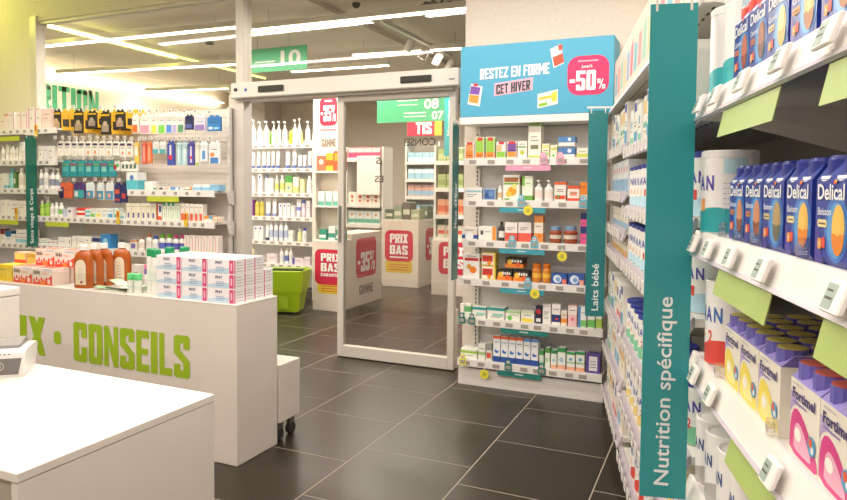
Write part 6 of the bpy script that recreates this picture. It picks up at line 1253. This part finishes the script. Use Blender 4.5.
# ------------------------------------------------------------------ back room
bs = thing('shelf_unit', 'white wall shelf of white bottles seen through the open doorway', 'shelf', (-5.05, 7.05, 0))
def bsb(mb, name): mb.xf(lambda p: (p[0]+5.05, p[1]-7.05, p[2])); return mb.build(name, bs)
bsb(MB().box(-6.2, 7.20, 0, -4.45, 7.22, 2.0, SHADOW), 'back_panel')
bsb(MB().box(-4.55, 6.88, 0, -4.50, 7.2, 2.05, METAL), 'end_panel'); bsb(MB().box(-6.2, 6.92, 0, -4.55, 7.2, .10, M('4a4642', .6)), 'plinth')
for z, row in BACK:
    sh = bsb(MB().box(-6.2, 6.91, z-.02, -4.555, 7.2, z, METAL).box(-6.2, 6.9, z-.05, -4.555, 6.91, z+.003, LIP), 'shelf')
    for q in range(8): MB().box(-.03, -.001, -.014, .03, .001, .014, GREYT).build('price_tag', sh, (-5.55+q*.13+5.05, 6.899-7.05, z-.024))
for k, (z, row) in enumerate(BACK): shelf_row(row, 6.925, z+.0005, '%s shelf through the doorway' % ['top', 'second', 'third', 'fourth', 'fifth', 'bottom'][k], 'bottles on the back room shelf', .10)
for k, (x, c) in enumerate(((-5.38, '8fc24a'), (-5.27, '86c04a'), (-5.02, 'b8cc4a'), (-4.9, 'b8cc5a'))):
    MB().lathe([(.035, 0), (.04, .02), (.04, .14), (.03, .18), (.012, .2)], M(c, .4), 12).build('green_bottle', None, (x, 7.12, 1.9305), label='green bottle behind the pump bottles on the top doorway shelf, %s from left' % ORD[k], cat='bottle', group='green bottles on the back room shelf')
# promotional gondola in the doorway
CREAM = M('e4d8cc', .5)
g1 = thing('promotion_gondola', 'cream promotion gondola end with red thirty-five percent sign in the doorway', 'gondola', (-3.9, 7.1, 0))
def g1b(mb, name, parent=g1): mb.xf(lambda p: (p[0]+3.9, p[1]-7.1, p[2])); return mb.build(name, parent)
g1b(MB().rbox(-4.19, 6.62, 0, -3.84, 7.37, .86, CREAM, .004), 'body')
g1b(MB().rbox(-4.29, 6.50, .86, -3.90, 6.54, 2.55, CREAM, .004), 'header_panel')
g1b(MB().rbox(-4.185, 6.34, 0, -3.84, 6.62, .80, CREAM, .004), 'front_plinth')
g1b(MB().box(-4.19, 6.34, 1.56, -3.84, 6.50, 1.58, METAL), 'shelf'); g1b(MB().box(-4.19, 6.34, 1.17, -3.84, 6.50, 1.19, METAL), 'shelf')
g1b(MB().box(-4.195, 6.40, .80, -4.185, 6.50, 1.58, CREAM), 'side_cheek')
RED = M('d02848', .5)
s35 = MB().rrect(-4.195, 2.10, -3.965, 2.42, .06, 6.497, RED).block('-35%', -4.18, 2.15, -3.98, 2.33, 6.4955, WT).rect(-4.13, 2.37, -4.03, 2.39, 6.4955, WT)
s35.rect(-4.19, 2.045, -3.97, 2.06, 6.4965, M('d8707a', .5))
g1b(s35, 'percentage_sign')
g1b(MB().block('GAMME', -4.17, 1.86, -3.98, 1.95, 6.4965, M('8a7f74', .5)), 'range_lettering')
pbs = MB().rrect(-4.155, .30, -3.805, .70, .07, 6.3385, RED)
pbs.block('PRIX', -4.075, .565, -3.82, .655, 6.337, WT).block('BAS', -4.075, .45, -3.82, .545, 6.337, WT).block('GARANTIS', -4.075, .395, -3.82, .43, 6.337, WT)
pbs.rrect(-4.12, .20, -3.805, .33, .05, 6.339, M('e8c93a', .5)); [pbs.rect(-4.07, .225+q*.028, -3.83, .233+q*.028, 6.3382, RED) for q in range(3)]
g1b(pbs, 'low_price_sign')
s2 = MB().rrect(0, .45, .5, .92, .08, 0, RED).block('-35%', .04, .52, .46, .75, -.0012, WT).block('GAMME', .08, .25, .42, .36, -.0012, M('8a7f74', .5))
s2.xf(lambda p: (-3.8385-p[1]*1, 6.72+p[0], p[2]-.12)); g1b(s2, 'side_percentage_sign')
for k, (x, z, w, h, c, a, n) in enumerate(((-4.10, 1.58, .13, .17, 'e07050', 'c.5,.6,.25,f2d0c0', 'red and white carton'), (-3.99, 1.58, .10, .20, 'e8b03a', 'r0,.3,1,.6,d8602f', 'yellow carton'), (-3.88, 1.58, .12, .22, 'd85a3a', 'r.1,.5,.9,.9,e8a02f', 'tall red and orange carton'), (-4.10, 1.19, .08, .16, 'e6ece6', 'r0,0,1,.3,5fae98', 'white and green tube box'), (-4.0, 1.19, .08, .16, 'e6ece6', 'r0,0,1,.3,5fae98', 'white and green tube box in the middle'), (-3.9, 1.19, .08, .16, 'e6ece6', 'r0,0,1,.3,5fae98', 'right white and green tube box'), (-4.08, .80, .09, .12, '3f9a82', 'r0,.2,1,.5,e0ece6', 'green carton'), (-3.96, .80, .09, .16, 'dfe8e2', 'r0,.2,1,.5,3f9a82', 'pale green carton'), (-3.86, .80, .09, .12, '3f9a82', 'r0,.2,1,.5,e0ece6', 'right green carton'))):
    put('product_carton', card_box(w*.95, h, .10, c, a, 'carton'), (x, 6.43, z+.0008), 0, '%s on the cream gondola end in the doorway' % n, 'carton', 'cartons on the doorway gondola')
# lime basket
bk = thing('shopping_basket', 'lime green wheeled shopping basket on the floor in the doorway', 'basket', (-4.37, 6.12, 0), .35)
LM = M('a6c81a', .4)
def frus(mb, x0, y0, z0, x1, y1, z1, mt, open_top=False):
    V = [(-x0, -y0, z0), (x0, -y0, z0), (x0, y0, z0), (-x0, y0, z0), (-x1, -y1, z1), (x1, -y1, z1), (x1, y1, z1), (-x1, y1, z1)]
    return mb.add(V, [(3,2,1,0), (0,1,5,4), (1,2,6,5), (2,3,7,6), (3,0,4,7)]+([] if open_top else [(4,5,6,7)]), mt)
frus(MB(), .15, .12, .02, .185, .15, .24, LM).build('lower_body', bk)
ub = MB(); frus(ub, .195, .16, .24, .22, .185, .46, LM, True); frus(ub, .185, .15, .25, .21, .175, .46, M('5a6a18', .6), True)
for s in ((-.22, -.185, .22, -.165), (-.22, .165, .22, .185), (-.22, -.185, -.20, .185), (.20, -.185, .22, .185)): ub.rbox(s[0], s[1], .455, s[2], s[3], .48, LM, .004)
ub.build('upper_bin', bk)
MB().tube((-.18, 0, .475), (.18, 0, .475), .012, M('3a3a2a', .5)).tube((-.10, -.1, .46), (.10, -.1, .46), .01, M('3a3a2a', .5)).build('handle', bk)
for x in (-.11, .11): MB().box(x-.02, -.13, 0, x+.02, -.09, .02, DARK).build('foot', bk)
MB().rect(-.05, .06, .05, .2, -.154, M('96b616', .5)).build('moulded_panel', bk)
# gondola with PRIX BAS sign behind the glass leaf
g2 = thing('promotion_gondola', 'cream low gondola with red PRIX BAS sign behind the glass door', 'gondola', (-4.05, 9.0, 0))
def g2b(mb, name, parent=g2): mb.xf(lambda p: (p[0]+4.05, p[1]-9.0, p[2])); return mb.build(name, parent)
g2b(MB().rbox(-4.34, 8.35, 0, -3.78, 9.6, .95, CREAM, .004), 'body')
p2 = MB().rrect(-4.30, .36, -3.86, .80, .08, 8.3485, RED).block('PRIX', -4.22, .62, -3.94, .75, 8.347, WT).block('BAS', -4.22, .46, -3.94, .59, 8.347, WT).rect(-4.22, .41, -3.94, .43, 8.347, WT)
p2.rrect(-4.29, .20, -3.87, .38, .05, 8.349, M('e0c23a', .5)); [p2.rect(-4.24, .24+q*.035, -3.92, .25+q*.035, 8.3482, RED) for q in range(3)]
g2b(p2, 'low_price_sign')
p3 = MB().rrect(0, .42, .5, .88, .08, 0, RED).block('-35%', .05, .5, .45, .75, -.0012, WT).xf(lambda p: (-3.7785-p[1], 8.6+p[0], p[2]-.06)); g2b(p3, 'side_percentage_sign')
for k in range(8):
    x = -4.26+(k % 4)*.135; y = 8.5+(k//4)*.3; c = ['5a6a58', '8a9a80', '6a5f5a', 'a8b090', '4f5a4a', '9aa08a', 'b89a8a', '6a7a6a', '8f8a7a'][k]
    put('product_carton', card_box(.125, .14+.05*(k % 3), .2, c, 'r.1,.3,.9,.6,d8d4c0', 'carton'), (x, y, .951), 0, 'muted green or brown carton on the PRIX BAS gondola, %s %s' % (ORD[k % 4], ['front', 'rear'][k//4]), 'carton', 'cartons on the low gondola')
# shelf bays behind the door glass
def bay(x0, x1, y, zs, label, pal, group, desc, head=None, depth=.35, top=2.1):
    t = thing('shelf_unit', label, 'shelf', ((x0+x1)/2, y, 0)); w = x1-x0
    MB().box(-w/2, depth, 0, w/2, depth+.02, top, M('d6ccc0', .5)).build('back_panel', t)
    for s in (-1, 1): MB().box(s*w/2-.015, 0.05, 0, s*w/2+.015, depth, top, METAL).build('end_panel', t)
    for z in zs: MB().box(-w/2+.016, .01, z-.02, w/2-.016, depth, z, METAL).box(-w/2+.016, 0, z-.05, w/2-.016, .01, z+.003, LIP).build('shelf', t)
    n = max(2, int(w/.13))
    for zi, z in enumerate(zs):
        c = pal[zi % len(pal)]; bw = (w-.08)/n
        me = card_box(bw*.94, min(.2, .16+.02*(zi % 3)), .18, c[0], c[1], 'carton')
        for k in range(n): put('product_carton', me, (x0+.04+bw*(k+.5), y+.14, z+.0008), 0, '%s, %s from left, %s' % (c[2], ORD[k], desc % ORD[zi]), 'carton', group)
    return t
bay(-5.12, -4.50, 8.6, (1.83, 1.15, .85, .5), 'white shelf with pink cartons left behind the door glass', [('e8a0a8', 'r0,.1,1,.5,d8457a r0,.6,1,.9,f2e4e0', 'pink carton'), ('efe6da', 'c.5,.6,.2,d8503a c.5,.25,.15,d8503a', 'cream carton with red dots'), ('e6ece6', 'r0,.1,1,.4,5fae98 c.5,.7,.15,e8804a', 'white and green carton'), ('eee6dc', 'l.2,.5,.8', 'plain carton')], 'cartons behind the door glass', '%s shelf left behind glass', top=2.0)
MB().rbox(-.19, -.012, 0, .19, .012, .575, M('f0e6e0', .5), .003).build('blank_panel', None, (-4.70, 8.585, 1.29), label='blank white panel in front of the shelf behind the door glass', cat='panel')
bay(-4.98, -4.36, 10.4, (1.85, 1.55, 1.25, .95), 'white shelf of blue cartons far behind the door glass', [('a8d0e4', 'r0,.1,1,.4,e6eef2 l.2,.6,.8', 'light blue carton'), ('9cc8de', 'r0,.6,1,.9,e6eef2', 'sky blue carton'), ('d8a8a0', 'r0,.1,1,.5,8fb8d0', 'rose and blue carton'), ('a0c8e0', 'r0,.1,1,.4,e6eef2', 'blue carton')], 'blue cartons behind the door glass', '%s shelf far behind glass', top=2.2)
hdr = thing('header_sign', 'red and yellow header sign reading TIS above the blue cartons', 'sign', (-4.59, 10.36, 2.285))
MB().rbox(-.32, -.01, 0, .32, .01, .26, RED, .003).build('panel', hdr)
MB().tube((-.25, 0, .26), (-.25, 0, ZB-2.285), .004, STEEL).build('wire', hdr)
MB().tube((.25, 0, .26), (.25, 0, ZB-2.285), .004, STEEL).build('wire', hdr)
MB().rect(.19, .0, .32, .26, -.0115, M('e8c93a', .5)).block('TIS', -.16, .03, .14, .23, -.0118, WT).build('lettering', hdr)
bay(-3.41, -2.85, 8.0, (1.75, 1.40, 1.05, .75), 'green and orange stocked shelf at the right of the door glass', [('a8b878', 'r0,.2,1,.6,c8d098', 'olive green carton'), ('b0bc80', 'r0,.2,1,.6,8fa060', 'green carton'), ('e0a080', 'r0,.2,1,.6,d86a4a', 'orange carton'), ('d8d0b8', 'r.1,.3,.9,.6,d8503a', 'beige carton with red label')], 'cartons at the right behind the glass', '%s shelf right behind glass', top=1.95)
p4 = thing('low_price_board', 'cream board with red PRIX BAS sign below the green stocked shelf', 'sign', (-3.16, 7.97, 0))
MB().rbox(-.25, -.012, 0, .28, .012, .72, CREAM, .003).build('board', p4)
MB().rrect(-.15, .28, .26, .70, .07, -.0135, RED).block('PRIX', -.08, .52, .20, .64, -.0145, WT).block('BAS', -.08, .36, .20, .48, -.0145, WT).build('lettering', p4)
# hanging number signs
GS = M('58bd8c', .4)
def number_sign(x0, x1, y, z0, z1, rows_, label):
    t = thing('hanging_sign', label, 'sign', ((x0+x1)/2, y, z0)); w = x1-x0; h = z1-z0
    MB().rbox(-w/2, -.004, 0, w/2, .004, h, GS, .002).build('panel', t)
    lt = MB()
    for tx_, a, b, c, d in rows_: 
        if tx_: lt.text(tx_, (a-.5)*w, b*h, (c-.5)*w, d*h, -.0052, WT, .03)
        else: lt.rect((a-.5)*w, b*h, (c-.5)*w, d*h, -.0052, WT)
    lt.build('lettering', t)
    for x in (-w*.35, w*.2): MB().tube((x, 0, h), (x, 0, ZB-z0), .003, STEEL).build('wire', t)
number_sign(-5.2, -4.372, 6.5, 2.76, 3.04, [('10', .56, .2, .90, .85), (None, .12, .40, .46, .46)], 'green hanging sign with number 10 above the sliding door')
number_sign(-4.25, -3.24, 8.0, 2.27, 2.64, [('08', .69, .44, .90, .80), ('07', .80, .06, .97, .36), (None, .3, .75, .6, .79), (None, .3, .6, .6, .63), (None, .4, .3, .72, .34), (None, .4, .18, .72, .21)], 'green hanging sign with numbers 08 and 07 behind the door glass')
mq = thing('aisle_sign', 'turquoise sign reading Moustiques at the right of the door glass', 'sign', (-3.03, 7.6, 1.795))
MB().rbox(-.07, -.003, 0, .07, .003, .74, M('3fb2b8', .4), .001).build('panel', mq)
MB().text('Moustiques', -.032, .25, .032, .68, -.0045, WT, .012, up=True).build('lettering', mq)
MB().tube((0, 0, .74), (0, 0, ZB-1.795), .003, STEEL).build('wire', mq)
